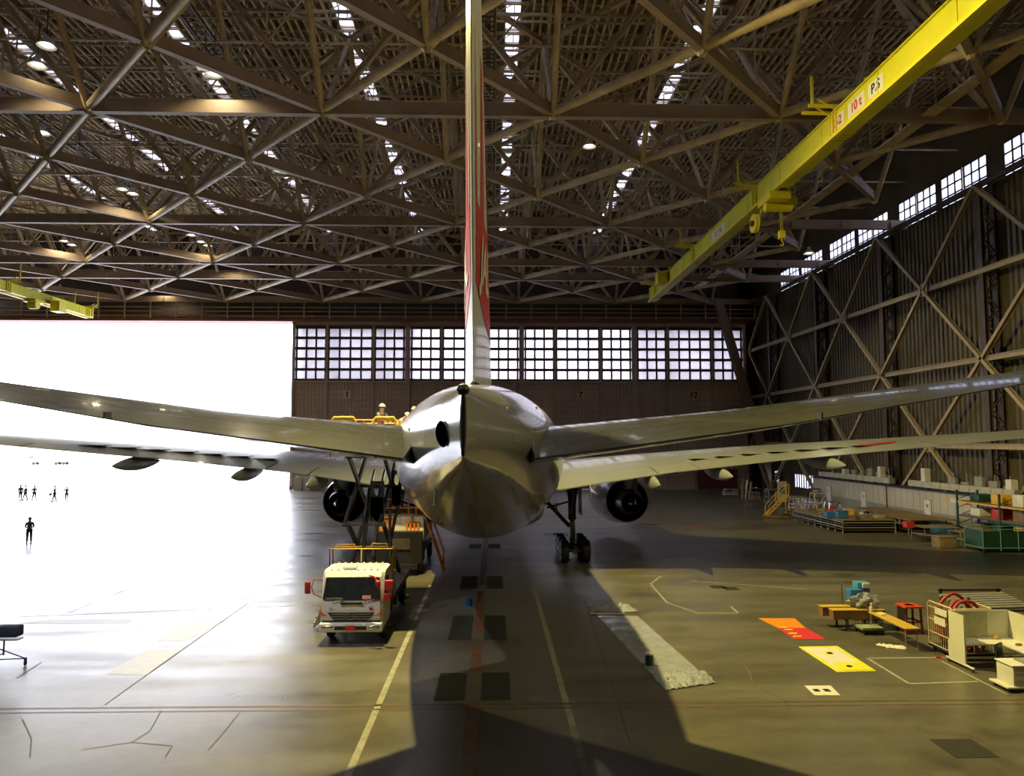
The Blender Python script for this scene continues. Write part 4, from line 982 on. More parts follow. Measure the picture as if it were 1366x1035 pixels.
    pf.build('platform_deck', 'grey', t)
    rails(-1.3, 1.15, 2.3, 7.9, PZ, PZ+1.12, 'platform_rail', .035, 1)
    k_ = MB()
    for x0_, x1_ in ((-1.3,-.4),(.3,1.15)):
        k_.path([(x0_,2.25,PZ),(x0_,2.25,PZ+1.1),(x0_+.08,2.25,PZ+1.22),(x1_-.08,2.25,PZ+1.22),(x1_,2.25,PZ+1.1),(x1_,2.25,PZ)], .05, 8)
    k_.build('hoop_rail', 'rail_yellow', t, smooth=50)
    return t
truck((-4.46, 25.75, 0), 'white lift truck with raised black scissor legs, parked under left tail plane')
box = MB().rbox((0,0,.18),(.5,.35,.36),.03); tag(box.build('tool_case', 'white', loc=(P(474,560,29).x-1.0, 29.0, PZ), smooth=50), 'white tool case on the raised lift platform', 'case')
# second lift vehicle, lowered, behind the first
t = thing('service_truck', 'cream service truck with orange rails and side stair behind the lift truck', 'truck', (-4.5, 38.6, 0))
b = MB(); b.bb(-1.2,1.2,.0,1.9,.6,2.25); b.bb(-1.2,1.2,2.1,7.5,1.0,1.3); b.build('body','black',t)
bd = MB(); bd.rbox((0,3.4,2.35),(2.5,5.6,1.3),.06); bd.build('body_panel', mat('cream_paint',(.85,.75,.5),.5), t, smooth=40)
rr = MB()
for z in (3.05,3.45,3.9):
    rr.bar((-1.25,.6,z),(1.25,.6,z),.05,.05); rr.bar((-1.25,6.2,z),(1.25,6.2,z),.05,.05); rr.bar((-1.25,.6,z),(-1.25,6.2,z),.05,.05); rr.bar((1.25,.6,z),(1.25,6.2,z),.05,.05)
for k in range(7):
    x = -1.25+k*2.5/6; rr.bar((x,.6,3.0),(x,.6,3.9),.045,.045)
    y = .6+k*5.6/6
    for s in (-1.25,1.25): rr.bar((s,y,3.0),(s,y,3.9),.045,.045)
rr.build('rail','orange',t)
rp_ = MB()
for k in range(5): rp_.bb(-1.15+k*.16,-1.05+k*.16,.5,.55,1.9,2.9)
rp_.bb(-1.2,-.35,.5,.54,2.85,2.93); rp_.build('rear_lattice','orange',t); rp_ = MB()
for k in range(4): rp_.bb(.3+k*.2,.4+k*.2,.5,.55,1.5,2.7)
rp_.bb(.25,1.05,.5,.54,2.65,2.73); rp_.build('rear_lattice','orange',t)
sr = MB()
for s in (0,.6): sr.bar((1.3,.6+s,3.0),(2.35,.6+s,.1),.06,.1); sr.bar((1.3,.6+s,3.9),(2.35,.6+s,1.0),.05,.05); sr.bar((2.3,.6+s,.1),(2.3,.6+s,1.05),.05,.05); sr.bar((1.4,.6+s,3.),(1.4,.6+s,3.9),.05,.05)
for k in range(9): sr.bb(1.33+k*.11,1.5+k*.11,.6,1.2,2.85-k*.31,2.88-k*.31)
sr.build('side_stair','orange',t)
ml = MB(); ml.rbox((1.55,.2,2.95),(.28,.12,.42),.05); ml.bar((1.2,.3,2.95),(1.5,.2,2.95),.03,.03); ml.build('mirror','black',t,smooth=50)
MB().bb(-.6,.6,-.06,0,1.35,1.9).build('rear_hatch','steel_dark',t)
for y in (.8,6.4):
    for s in (-1,1): c=(s*1.05,y,.46); wheel_mb(c,.46,.28).build('wheel','rubber',t,smooth=40); wheel_hub(c,.28).build('wheel_hub','grey',t,smooth=40)
MB().bb(-.9,1.0,-.25,.0,.35,.6).build('bumper','black',t)
for X, Yc, lab in ((1.35, 37.9, 'small yellow stop block right of service truck'),):
    pass

# pale scissor vehicle out on the apron
p = G(70, 620); t = thing('scissor_vehicle', 'pale flatbed vehicle with half-raised scissor deck out on the bright apron', 'truck', (p.x, p.y, -.02), rz=0)
M['glare_yellow'] = mat('glare_paled_yellow', (.62,.55,.30), .6)  # outdoor glare is put into this colour as a paler yellow
b = MB(); b.bb(-6,5.5,-1.1,1.1,.9,1.3); b.build('chassis','glare_yellow',t)
b = MB(); b.rbox((-5.4,0,1.9),(2,2.2,1.6),.2); b.build('cab','glare_yellow',t,smooth=40); MB().bb(-6.0,-4.8,-1.13,1.13,1.9,2.5).build('cab_window','glass_dark',t)
for s in (-1,1):
    for a, c in (((-3,1.3),(5,4.6)),((5,1.3),(-3,4.6))): MB().bar((a[0],s*.8,a[1]),(c[0],s*.8,c[1]),.15,.25).build('scissor_arm','grey',t)
MB().bb(-4,5.8,-1.2,1.2,4.6,4.8).build('deck','glare_yellow',t)
for x in (-4.8,1.5,3.6):
    for s in (-1,1): MB().lathe((x,s*.9,.5),[(.001,-.15),(.45,-.15),(.5,-.1),(.5,.1),(.45,.15),(.001,.15)],'Y',18).build('wheel','rubber',t,smooth=40)

# ================================================================== FOREGROUND RIGHT
def flat(name, pts, m, lab, cat, th=.012, group=None):
    c = sum((Vector(p) for p in pts), Vector())/len(pts); mb = MB(); mb.poly([Vector(p)-c+Vector((0,0,.003)) for p in pts], th); o = mb.build(name, m, loc=tuple(c)); return tag(o, lab, cat, group)
M['sheet_red'] = mat('red_sheet', (.60,.03,.05), .5, c2=(.5,.03,.04), scale=3, bump=.1); M['sheet_orange'] = mat('orange_sheet', (.72,.25,.01), .5, c2=(.62,.2,.01), scale=4, bump=.1)
M['sheet_white'] = mat('white_sheet', (.66,.65,.58), .5, c2=(.58,.57,.50), scale=3, bump=.1); M['sheet_yellow'] = mat('yellow_sheet', (.75,.70,.03), .5, c2=(.62,.57,.03), scale=5, bump=.1)
m_o = flat('floor_mat', [G(x,y) for x, y in ((1038,838),(1075,838),(1060,825),(1012,825))], 'sheet_orange', 'orange floor mat joined to the red mat', 'mat')
m_r = flat('floor_mat', [G(x,y) for x, y in ((1060,853),(1102,853),(1076,838.2),(1038,838.2))], 'sheet_red', 'red floor mat below the orange mat', 'mat')
for k, (x, y) in enumerate(((1045,838),(1052,841),(1058,846),(1064,850))):
    p = G(x, y); b = MB(); b.rbox((0,0,.03),(.30,.12,.03),.012)
    tag(b.build('foam_block','sheet_yellow',loc=(p.x,p.y,0)), 'small yellow foam strip on the red mat, %s' % ['furthest one','second from the orange mat','third from the orange mat','closest one, at the lower end'][k], 'strip', 'yellow strips on the red mat')
m_y = flat('floor_mat', [G(x,y) for x, y in ((1117,897),(1169,895.5),(1117,862),(1065,863))], 'sheet_yellow', 'long white floor mat with yellow border and yellow corner', 'mat')
c = m_y.location
def onmat(name, pts, m, z0=.016, th=.006): MB().poly([G(x,y)-c+Vector((0,0,z0)) for x, y in pts], th).build(name, m, m_y)
onmat('white_panel', ((1119,894.5),(1158,893.5),(1115,864.5),(1072,865)), 'sheet_white'); onmat('yellow_panel', ((1122,895.5),(1166,894.5),(1150,884),(1110,885)), 'sheet_yellow', .022); onmat('yellow_square', ((1101,874),(1113,874),(1109,870),(1098,870)), 'sheet_yellow', .022)
for x, y in ((1133,890),(1107,872.5)): p = G(x,y)-c; MB().lathe((p.x,p.y,.03),[(.001,0),(.09,0),(.09,.015),(.001,.015)],n=14).build('round_cap','black',m_y)
m_w = flat('floor_mat', [G(x,y) for x, y in ((1087,928),(1121,928),(1108,915),(1073,915))], 'sheet_white', 'small white mat with two dark squares, nearest the camera', 'mat')
for x in (1089,1103): p = G(x,921.5)-m_w.location; MB().bb(p.x-.08,p.x+.08,p.y-.1,p.y+.1,.015,.025).build('dark_square','black',m_w)
# plastic sheet laid out on the floor
A, B_, C_, D_ = G(797,822), G(850,822), G(940,902), G(876,908)
def pl(u, v):
    p = (A*(1-u)+B_*u)*(1-v)+(D_*(1-u)+C_*u)*v; return Vector((p.x, p.y, .02+.003*sin(v*45+2*sin(u*3))+.006*sin(u*7+v*9)))
sh = thing('plastic_sheet', 'clear plastic sheet rolled out on the floor right of centre', 'sheet', (5.8, 25, 0))
MB().grid(pl, 10, 60).build('sheet_film', 'plastic', sh, world=True, smooth=60)
random.seed(3)
def crumple(pts4, nu, nv, h, name):
    a, b_, c_, d_ = pts4; mb = MB(); hs = {}
    def f(u, v):
        key = (round(u*nu), round(v*nv))
        if key not in hs: hs[key] = random.random()
        e_ = min(u, 1-u, v, 1-v)*6; p = (a*(1-u)+b_*u)*(1-v)+(d_*(1-u)+c_*u)*v; return Vector((p.x+.05*(hs[key]-.5), p.y+.08*(hs[key]-.5), .02+h*hs[key]*min(1, .25+e_)))
    mb.grid(f, nu, nv); return mb.build(name, 'plastic_white', sh, world=True, smooth=35)
crumple((G(787,808),G(838,807),G(852,817),G(790,818)), 22, 8, .16, 'bunched_end'); crumple((G(868,900),G(940,897),G(955,912),G(888,922)), 24, 9, .16, 'bunched_end')
MB().tube(G(788,820)+Vector((0,0,.04)), G(832,820)+Vector((0,0,.04)), .035, 8).build('core_tube','white',sh,world=True,smooth=40)
p = G(866,888); t = thing('glass_jar', 'dark green jar with pale lid standing on plastic sheet', 'jar', (p.x,p.y,.03))
MB().lathe((0,0,0),[(.001,0),(.12,0),(.135,.03),(.135,.24),(.11,.30),(.10,.32)],n=20).build('jar_body','green',t,smooth=40); MB().lathe((0,0,0),[(.12,.31),(.125,.36),(.10,.38),(.001,.38)],n=20).build('lid','sheet_white',t,smooth=40)
# planks bench on low trolley
y0 = 27.0
t = thing('plank_bench', 'long brown boxed planks resting on low legs left of the folding table', 'bench', (13.1, y0, 0))
M['wood'] = mat('yellow_plank', (.55,.38,.05), .5, c2=(.46,.30,.04), scale=2, stretch=(1,6,1)); M['wood_side'] = mat('brown_plank', (.22,.11,.04), .6, c2=(.16,.08,.03), scale=2)
for k in range(2):
    yy = .1+k*.55; b = MB(); b.bb(.0-.15*k,1.95,yy,yy+.36,.42,.74); b.build('plank_box','wood_side',t); MB().bb(-.02-.15*k,1.97,yy-.02,yy+.38,.74,.765).build('plank_top','wood',t)
for x in (.5,1.6): b = MB(); b.bb(x-.03,x+.03,.1,.16,0,.42); b.bb(x-.03,x+.03,.9,.96,0,.42); b.bb(x-.03,x+.03,.1,.96,.36,.42); b.build('leg','steel_dark',t)
t = thing('hand_trolley', 'small green-topped trolley half under the brown planks', 'trolley', (14.3, 26.75, 0))
MB().bb(-.42,.42,-.25,.45,.18,.26).build('deck', mat('green_deck',(.30,.36,.22),.6), t); b = MB(); b.bb(-.38,.38,-.2,.4,.10,.18); b.build('frame','black',t)
for x in (-.34,.34):
    for y in (-.18,.36): MB().lathe((x,y,.06),[(.001,-.02),(.055,-.02),(.06,0),(.055,.02),(.001,.02)],'X',14).build('caster','rubber',t,smooth=40)
b = MB(); b.path([(-1.0,1.4,.1),(-1.0,1.4,1.05),(-.96,1.4,1.12),(-.4,1.4,1.12),(-.35,1.4,1.05),(-.35,1.4,.1)],.02,6)
t2 = thing('push_handle_cart', 'grey cart with tall tube handle behind the planks', 'cart', (15.7, 29.3, 0)); 
h = MB(); h.path([(-1.2,0,.25),(-1.2,0,1.3),(-1.15,0,1.36),(-.5,0,1.36)],.022,6); h.build('handle','chrome',t2,smooth=50); MB().bb(-1.2,.2,-.7,0,.2,.27).build('deck','grey',t2)
for x in (-1.1,.1):
    for y in (-.6,-.1): MB().lathe((x,y,.09),[(.001,-.03),(.08,-.03),(.09,0),(.08,.03),(.001,.03)],'X',14).build('caster','rubber',t2,smooth=40)
t = thing('chair','small wooden-backed chair between the planks and blue boxes','chair',(15.05,28.35,0),rz=.3)
for x in (-.2,.2): MB().tube((x,-.2,0),(x,-.2,.43),.014,6).build('leg','grey',t); MB().path([(x,.2,0),(x,.2,.45),(x,.25,.9)],.014,6).build('leg','grey',t)
MB().rbox((0,0,.45),(.42,.42,.04),.015).build('seat','wood_side',t,smooth=40); MB().rbox((0,.24,.78),(.42,.03,.26),.012).build('backrest','wood_side',t,smooth=40)
# bundle of plastic wool
mb = MB(); N = 26
random.seed(5)
def blob(u, v):
    th = 2*pi*u; ph = pi*v*.98+.01; r = 1+.22*sin(5*th+3*ph)+.16*sin(9*th-4*ph)+.2*(random.random()-.5); 
    return Vector((.52*r*cos(th)*sin(ph), .28*r*sin(th)*sin(ph), .26*r*cos(ph)))
mb.grid(blob, 40, 20); o = mb.build('plastic_bundle','plastic_white',loc=(14.45,27.5,.77+.22),smooth=30,fix=False); tag(o,'bundle of crumpled clear plastic lying on the brown planks','plastic bundle')
# folding table
def ftable(x0, x1, y0, y1, z, lab, top='wood', skew=0, nm='folding_table', th=.035, grp=None, shelf=False):
    t = thing(nm, lab, 'table', ((x0+x1)/2,(y0+y1)/2,0), group=grp); hx, hy = (x1-x0)/2, (y1-y0)/2
    MB().poly([(-hx+skew,hy,z-th),(-hx,-hy,z-th),(hx,-hy,z-th),(hx+skew,hy,z-th)],th).build('table_top',top,t)
    for sy in (-1,1):
        sk = skew if sy > 0 else 0
        for sx in (-1,1): MB().tube((sx*(hx-.06)+sk,sy*(hy-.08),0),(sx*(hx-.06)+sk,sy*(hy-.08),z-th),.016,8).build('leg','grey',t,smooth=50)
        MB().tube((-(hx-.06)+sk,sy*(hy-.08),z*.45),((hx-.06)+sk,sy*(hy-.08),z*.45),.012,6).build('stretcher','grey',t)
    if shelf: MB().bb(-hx+.05,hx-.05,-hy+.05,hy-.05,z*.4,z*.4+.02).build('shelf','grey',t)
    return t
ftable(14.33,14.85,24.55,26.95,.74,'long folding table with orange-yellow top, beside red stool',skew=.0)
t = thing('blue_box_stand','stacked blue boxes on a thin post stand behind the folding table','box stand',(14.35,27.75,0))
b = MB(); 
for x in (-.28,.28):
    for y in (-.2,.2): b.tube((x,y,0),(x,y,.95),.018,6)
b.bb(-.3,.3,-.22,.22,.92,.95); b.build('stand','grey',t)
MB().rbox((-.12,0,1.18),(.5,.4,.46),.02).build('lower_box','blue',t,smooth=40); MB().rbox((.28,.25,1.42),(.48,.4,.42),.02).build('upper_box',mat('light_blue',(.06,.26,.50),.5),t,smooth=40); MB().rbox((.36,.02,1.52),(.3,.06,.2),.02).build('paper_label','sheet_white',t,smooth=40)
MB().bb(.05,.5,.05,.4,.95,1.2).build('post_box','navy',t)
p = Vector((14.42,26.9,.74)); t = thing('spray_bottle','white spray bottle standing on the folding table','bottle',tuple(p))
MB().lathe((0,0,0),[(.001,0),(.05,0),(.055,.02),(.055,.17),(.02,.22),(.018,.27)],n=16).build('bottle_body','sheet_white',t,smooth=40); b=MB(); b.rbox((0,-.015,.3),(.035,.09,.05),.01); b.bar((0,-.04,.28),(0,-.055,.22),.012,.01); b.build('trigger','white',t,smooth=40)
b = MB(); b.rbox((0,0,.02),(.28,.22,.035),.015,rz=.3); tag(b.build('folded_cloth','sheet_white',loc=(14.6,26.5,.74),smooth=40),'folded white cloth on the folding table by the bottle','cloth')
random.seed(9)
p = G(1190,863); mb = MB(); mb.grid(lambda u, v: Vector(((u-.5)*.7+.1*sin(v*5), (v-.5)*.5+.1*sin(u*6), .015+.07*random.random()*(1 if .1<u<.9 and .1<v<.9 else .1))), 14, 10)
tag(mb.build('rag','sheet_white',loc=(p.x,p.y,0),smooth=40),'crumpled white rag dropped on the floor before the table','rag')
t = thing('stool','dark red square stool with ring top beside folding table','stool',(15.85,26.9,0))
M['darkred'] = mat('dark_red_paint',(.22,.02,.015),.5); M['brightred'] = mat('bright_red_top',(.62,.07,.02),.45)
for x in (-.26,.26):
    for y in (-.26,.26): MB().bar((x*1.15,y*1.15,0),(x,y,.93),.06,.06).build('leg','darkred',t)
b = MB()
for z in (.42,.1):
    for s in (-.28,.28): b.bar((-.28,s,z),(.28,s,z),.04,.05); b.bar((s,-.28,z),(s,.28,z),.04,.05)
b.build('stretcher','darkred',t); MB().bb(-.3,-.28,-.28,.28,.1,.9).build('side_panel','black',t)
b = MB(); N = 24
for z in (.93,.99):
    V = []
    for k in range(N):
        a = 2*pi*k/N; c_, s_ = cos(a), sin(a); m_ = max(abs(c_),abs(s_)); V.append((.34*c_/m_,.34*s_/m_,z))
    V += [(.16*cos(2*pi*k/N),.16*sin(2*pi*k/N),z) for k in range(N)]
    b.add(V,[(k,(k+1)%N,N+(k+1)%N,N+k) for k in range(N)])
for s in (-1,1): b.bb(s*.34-.01,s*.34+.01,-.34,.34,.93,.99); b.bb(-.34,.34,s*.34-.01,s*.34+.01,.93,.99)
b.build('ring_top','brightred',t)
# hose cage trolley
t = thing('cage_trolley','cream wire cage trolley packed with red hoses, left of white desk','cage trolley',(15.3,23.45,0))
L_, W_, H_ = 1.35, 1.3, 1.62
M['cream'] = mat('cream_tube',(.60,.50,.33),.45)
fr = MB()
def loop(x0,x1,y,z0,z1,r=.025): return [(x0,y,z0),(x0,y,z1-.1),(x0+.08,y,z1),(x1-.08,y,z1),(x1,y,z1-.1),(x1,y,z0)]
for x in (0, W_): fr.path([(x,0,.2),(x,0,H_-.1),(x,.1,H_),(x,L_-.1,H_),(x,L_,H_-.1),(x,L_,.2)],.026,7)
fr.path([(0,0,.2),(0,0,H_-.08),(.08,0,H_),(W_-.08,0,H_),(W_,0,H_-.08),(W_,0,.2)],.026,7)
for z in (.22,.62,1.05,1.45): fr.tube((0,0,z),(W_,0,z),.018,6); fr.tube((0,0,z),(0,L_,z),.018,6); fr.tube((W_,0,z),(W_,L_,z),.018,6)
fr.build('cage_frame','cream',t,smooth=50)
br = MB()
for k in range(1,6): br.tube((W_*k/6,0,.2),(W_*k/6,0,1.05),.012,5)
for k in range(1,12): br.tube((0,L_*k/12,.2),(0,L_*k/12,H_),.01,5)
for k in range(1,12): br.tube((W_,L_*k/12,.2),(W_,L_*k/12,H_),.01,5)
br.build('bars','cream',t,smooth=50); MB().bb(-.02,W_+.02,-.02,L_+.02,.14,.2).build('base_plate','black',t)
for x in (.1,W_-.1):
    for y in (.15,L_-.15): MB().lathe((x,y,.08),[(.001,-.025),(.07,-.025),(.08,0),(.07,.025),(.001,.025)],'X',14).build('caster','rubber',t,smooth=40)
MB().bb(-.05,-.035,.25,.9,1.28,1.5).build('notice_plate','sheet_white',t); MB().bb(-.05,-.035,.35,.95,.95,1.2).build('notice_plate','sheet_white',t)
random.seed(12); M['hose'] = mat('red_hose',(.42,.04,.035),.5,c2=(.30,.03,.03),scale=5)
for k in range(7):
    cx, cz_, rr_ = .66, .72+.05*(k%3)+(.35 if k % 2 else 0), .42+.03*(k%3); yy = .15+k*.17
    hp = [(cx+rr_*cos(a)*1.1, yy+.04*sin(a*3+k), cz_+(rr_+(.25 if k%2 else .15))*sin(a)) for a in [2*pi*q/22 for q in range(23)]]
    tag(MB().path(hp,.055,8).build('hose_coil','hose',loc=None,smooth=60), 'coil of red hose in the cage trolley, %s' % ['nearest the notice plates','second from the plates, arching high','third from the plates','fourth from the plates, arching high','fifth from the plates','sixth from the plates, arching high','at the far end'][k],'hose','red hose coils in the cage trolley').location = (15.3,23.45,0)
# dark stack behind cage
t = thing('tube_rack','dark low rack of grey tubes behind the white desk unit','rack',(17.2,25.6,0))
b = MB(); b.bb(0,2.4,0,1.8,.15,.25)
for x in (.1,2.3):
    for y in (.1,1.7): b.bb(x-.04,x+.04,y-.04,y+.04,0,1.5)
b.bb(0,2.4,.06,.14,1.0,1.08); b.bb(0,2.4,1.66,1.74,1.4,1.48); b.build('rack_frame','steel_dark',t)
for k in range(7): MB().tube((.0,.25+k*.22,1.08+.03*k),(2.4,.2+k*.22,1.15+.03*k),.06,8).build('tube','grey',t,smooth=50)
# white desk unit
t = thing('desk_unit','white wheeled corner desk with partition screens at right edge','desk',(15.05,21.0,0))
M['desk_white'] = mat('desk_white',(.62,.61,.50),.4,c2=(.57,.56,.45),scale=1)
zt = 1.55
b = MB(); b.bb(0,.05,0.0,2.15,.12,zt) if False else None
MB().bb(0,.05,1.55,2.35,.12,zt)  # (left end panel)
bk = MB(); bk.bb(.0,1.95,2.3,2.36,.75,1.62); bk.bb(1.95,2.01,-.4,2.36,.75,1.60); bk.build('partition','desk_white',t)
MB().bb(.08,1.25,2.28,2.30,.82,1.56).build('pin_board',mat('steel_board',(.33,.32,.22),.3,metal=.3),t); MB().bb(.66,.67,2.275,2.28,.82,1.56).build('board_seam','grey',t)
MB().bb(1.93,1.95,.2,1.4,.95,1.5).build('white_board','sheet_white',t)
sd_ = MB(); sd_.bb(0,.05,1.55,2.36,.14,1.62); sd_.build('side_panel','desk_white',t); 
tp_ = MB(); tp_.bb(.055,1.95,1.55,2.3,.72,.76); tp_.bb(1.2,1.95,-.4,1.55,.72,.76); tp_.build('desk_top','sheet_white',t)
MB().bb(.05,1.95,1.6,1.64,.3,.36).build('foot_rail','grey',t)
ft_ = MB(); ft_.rbox((.03,1.85,.12),(.07,1.35,.06),.02); ft_.rbox((1.9,1.85,.12),(.07,1.35,.06),.02); ft_.build('foot','sheet_white',t)
for x, y in ((.03,1.25),(.03,2.4),(1.9,1.25),(1.9,2.4)): MB().lathe((x,y,.05),[(.001,-.025),(.045,-.025),(.05,0),(.045,.025),(.001,.025)],'X',12).build('caster','rubber',t,smooth=40)
MB().rbox((1.3,2.2,.8),(.1,.12,.08),.02); tag(MB().rbox((0,0,.05),(.12,.1,.1),.02).build('tape_dispenser','wood',loc=(16.45,23.1,.76),smooth=40),'small yellow dispenser on the white desk by the screen','dispenser')
tag(MB().rbox((0,0,.03),(.2,.12,.06),.02,rz=.5).build('stapler','wood_side',loc=(16.65,22.4,.76),smooth=40),'small brown item lying on the white desk return','stapler')
t = thing('drawer_cabinet','low white wheeled cabinet with box on top, cut by right edge','cabinet',(15.0,20.55,0))
MB().rbox((.4,.3,.42),(.62,.7,.55),.02).build('cabinet_body','sheet_white',t,smooth=40); MB().rbox((.3,.3,.13),(.85,.8,.06),.02).build('base','desk_white',t,smooth=40); MB().rbox((.4,.3,.72),(.7,.75,.04),.015).build('cabinet_top','white',t,smooth=40)
MB().bb(.5,.9,.1,.5,.74,.8).build('paper_tray','grey',t)
for z in (.3,.5): MB().bb(.15,.65,-.06,-.05,z,z+.01).build('drawer_seam','grey',t)
for x, y in ((0,.0),(0,.6),(.6,0),(.6,.6)): MB().lathe((x,y,.05),[(.001,-.025),(.045,-.025),(.05,0),(.045,.025),(.001,.025)],'X',12).build('caster','rubber',t,smooth=40)
t = thing('office_chair','dark office chair with chrome star base under the white desk','chair',(15.95,21.9,0),rz=.6)
MB().rbox((0,0,.48),(.46,.46,.09),.05).build('seat','black',t,smooth=50); MB().rbox((0,.24,.72),(.42,.07,.4),.05).build('backrest','black',t,smooth=50); MB().tube((0,0,.1),(0,0,.45),.03,10).build('post','chrome',t,smooth=50); MB().bar((0,.22,.45),(0,.25,.7),.06,.02).build('back_support','black',t)
for k in range(5):
    a = 2*pi*k/5; sp_ = MB().bar((0,0,.13),(.3*cos(a),.3*sin(a),.09),.05,.04).build('base_spoke','chrome',t); MB().lathe((.3*cos(a),.3*sin(a),.04),[(.001,-.02),(.035,-.02),(.04,0),(.035,.02),(.001,.02)],'X',10).build('caster','rubber',t,smooth=40)
# cut trolley on the left edge
t = thing('tripod_trolley','dark wheeled stand with black head box, cut by left edge','trolley',(-14.6,23.7,0))
MB().rbox((-.28,.1,1.05),(.75,.4,.34),.06).build('head_box','navy',t,smooth=40); MB().bb(-.55,.1,-.05,.25,.78,.82).build('tray','grey',t)
b = MB(); b.tube((-.4,.1,.8),(-.4,.1,.3),.025,8); b.tube((-.7,.1,.55),(.35,.0,.22),.018,8); b.tube((-.9,.0,.18),(.35,.0,.22),.018,8); b.tube((-.9,.0,.18),(-.4,.1,.35),.018,8); b.build('leg_frame','navy',t,smooth=50)
for x in (.35,-.9): MB().bar((x,0,.24),(x,0,.1),.06,.06).build('fork','navy',t); MB().lathe((x,0,.065),[(.001,-.02),(.06,-.02),(.065,0),(.06,.02),(.001,.02)],'X',14).build('caster','rubber',t,smooth=40)
b = MB(); b.lathe((0,0,0),[(.001,0),(.14,0),(.15,.03),(.16,.28),(.17,.3),(.15,.3),(.14,.04),(.001,.03)],n=20); p = G(625,808); tag(b.build('bucket','blue',loc=(p.x,p.y,0),smooth=40),'blue bucket standing in the dark beside the orange centre line','bucket')

# ================================================================== RIGHT WALL STORE
AX = 36.6
t = thing('annex_building','long low white annex with doors along foot of the right wall','building',(AX,50,0))
b = MB(); b.bb(0,1.25,-6,31.5,0,2.85); b.build('wall_panel',mat('annex_wall',(.50,.47,.38),.55,c2=(.44,.41,.33),scale=.5),t)
MB().bb(-.12,1.3,-6.1,31.6,2.85,2.98).build('roof_edge','black',t); MB().bb(-.02,0,-6,31.4,0,1.15).build('lower_panel','grey',t)
sm = MB()
for k in range(40): sm.bb(-.012,0,-6+k*.94-.012,-6+k*.94+.012,1.15,2.85)
sm.build('panel_seam','grey',t)
for y in (27.5,20.2,9.8,2.9):
    d = MB().bb(-.06,0,y-.45,y+.45,.02,2.1).build('door','white',t); MB().bb(-.065,-.055,y-.15,y+.15,1.5,1.75).build('door_window','pane',d); MB().bb(-.1,-.06,y+.3,y+.36,1.0,1.06).build('handle','chrome',d)
    f_ = MB(); f_.bb(-.05,0,y-.5,y-.45,0,2.15); f_.bb(-.05,0,y+.45,y+.5,0,2.15); f_.bb(-.05,0,y-.5,y+.5,2.1,2.15); f_.build('door_frame','grey',t)
MB().tube((-.08,16,0),(-.08,16,2.9),.05,8).build('downpipe','steel_dark',t)
for y, w, m_, nm in ((7.2,.35,'rail_yellow','notice'),(6.2,1.2,'sheet_white','notice'),(4.6,.4,'red','notice')): MB().bb(-.03,-.01,y-w/2,y+w/2,2.15,2.5).build(nm,m_,t)
def duct(y0, y1, lab, steps):
    t = thing('roof_duct', lab, 'duct', (AX+.5, y0, 2.98), group='ducts on the annex roof')
    b = MB(); b.bb(-.25,.25,0,y1-y0,.1,.6); b.build('duct_run',mat('duct_cream',(.50,.48,.38),.5),t)
    for k in range(int((y1-y0)/1.2)): MB().bb(-.27,.27,k*1.2-.02,k*1.2+.02,.08,.62).build('flange','grey',t)
    for y, h in steps: MB().bb(-.25,.25,y,y+.55,.6,h).build('riser','white',t)
    for k in range(int((y1-y0)/2.5)): MB().bb(-.2,.2,k*2.5+.3,k*2.5+.5,0,.1).build('foot','steel_dark',t)
    for k in range(5): MB().bb(.35,.6,1+k*1.6,1.9+k*1.6,0,.8+.25*(k%3)).tube((.5,1.4+k*1.6,.7),(.5,1.4+k*1.6,1.5),.05,6).build('fan_unit','grey',t)
    return t
duct(66, 80.5, 'cream duct run on the annex roof, the far one', ((1.5,1.6),(8.5,1.1))); duct(50, 63, 'cream duct run on the annex roof, the near one', ((.3,1.3),(10.5,1.7)))
M['board'] = mat('brown_board',(.26,.18,.09),.6,c2=(.18,.12,.06),scale=2)
# flat platform stacks
def stack(x0, x1, y0, y1, z, n, lab, rails=True):
    t = thing('platform_stack', lab, 'platform', ((x0+x1)/2,(y0+y1)/2,0), group='low platforms by the annex'); hx, hy = (x1-x0)/2,(y1-y0)/2
    for k in range(n):
        z0 = .2+k*(z-.2)/n; b = MB(); b.bb(-hx,hx,-hy,hy,z0,z0+.05); b.bb(-hx,-hx+.06,-hy,hy,z0,z0+.12); b.bb(hx-.06,hx,-hy,hy,z0,z0+.12)
        b.build('platform','grey' if k%2 else 'steel_dark',t)
    MB().bb(-hx,hx,-hy,hy,z,z+.06).build('top_board','board',t)
    q = 0
    while q < 2*hy:
        for sx in (-1, 1): MB().bb(sx*(hx-.06)-.04,sx*(hx-.06)+.04,-hy+q,-hy+q+.08,0,z).build('side_post','grey',t)
        q += 1.2
    return t
stack(27.0,31.2,55,64,.95,4,'long grey slatted platform with brown top, widest in the pile'); stack(31.8,35.6,54.5,60,1.0,2,'dark platform table with brown boards right of slatted one'); stack(33.2,36.2,61.5,66,.9,2,'dark platform deeper behind the slatted one by the annex')
random.seed(21)
LOOK = [('white','white'),('steel_dark','dark'),('board','brown'),('tan','tan'),('grey','grey'),('chrome','bare metal'),('rail_yellow','yellow'),('blue','blue'),('red','red'),('green','green')]
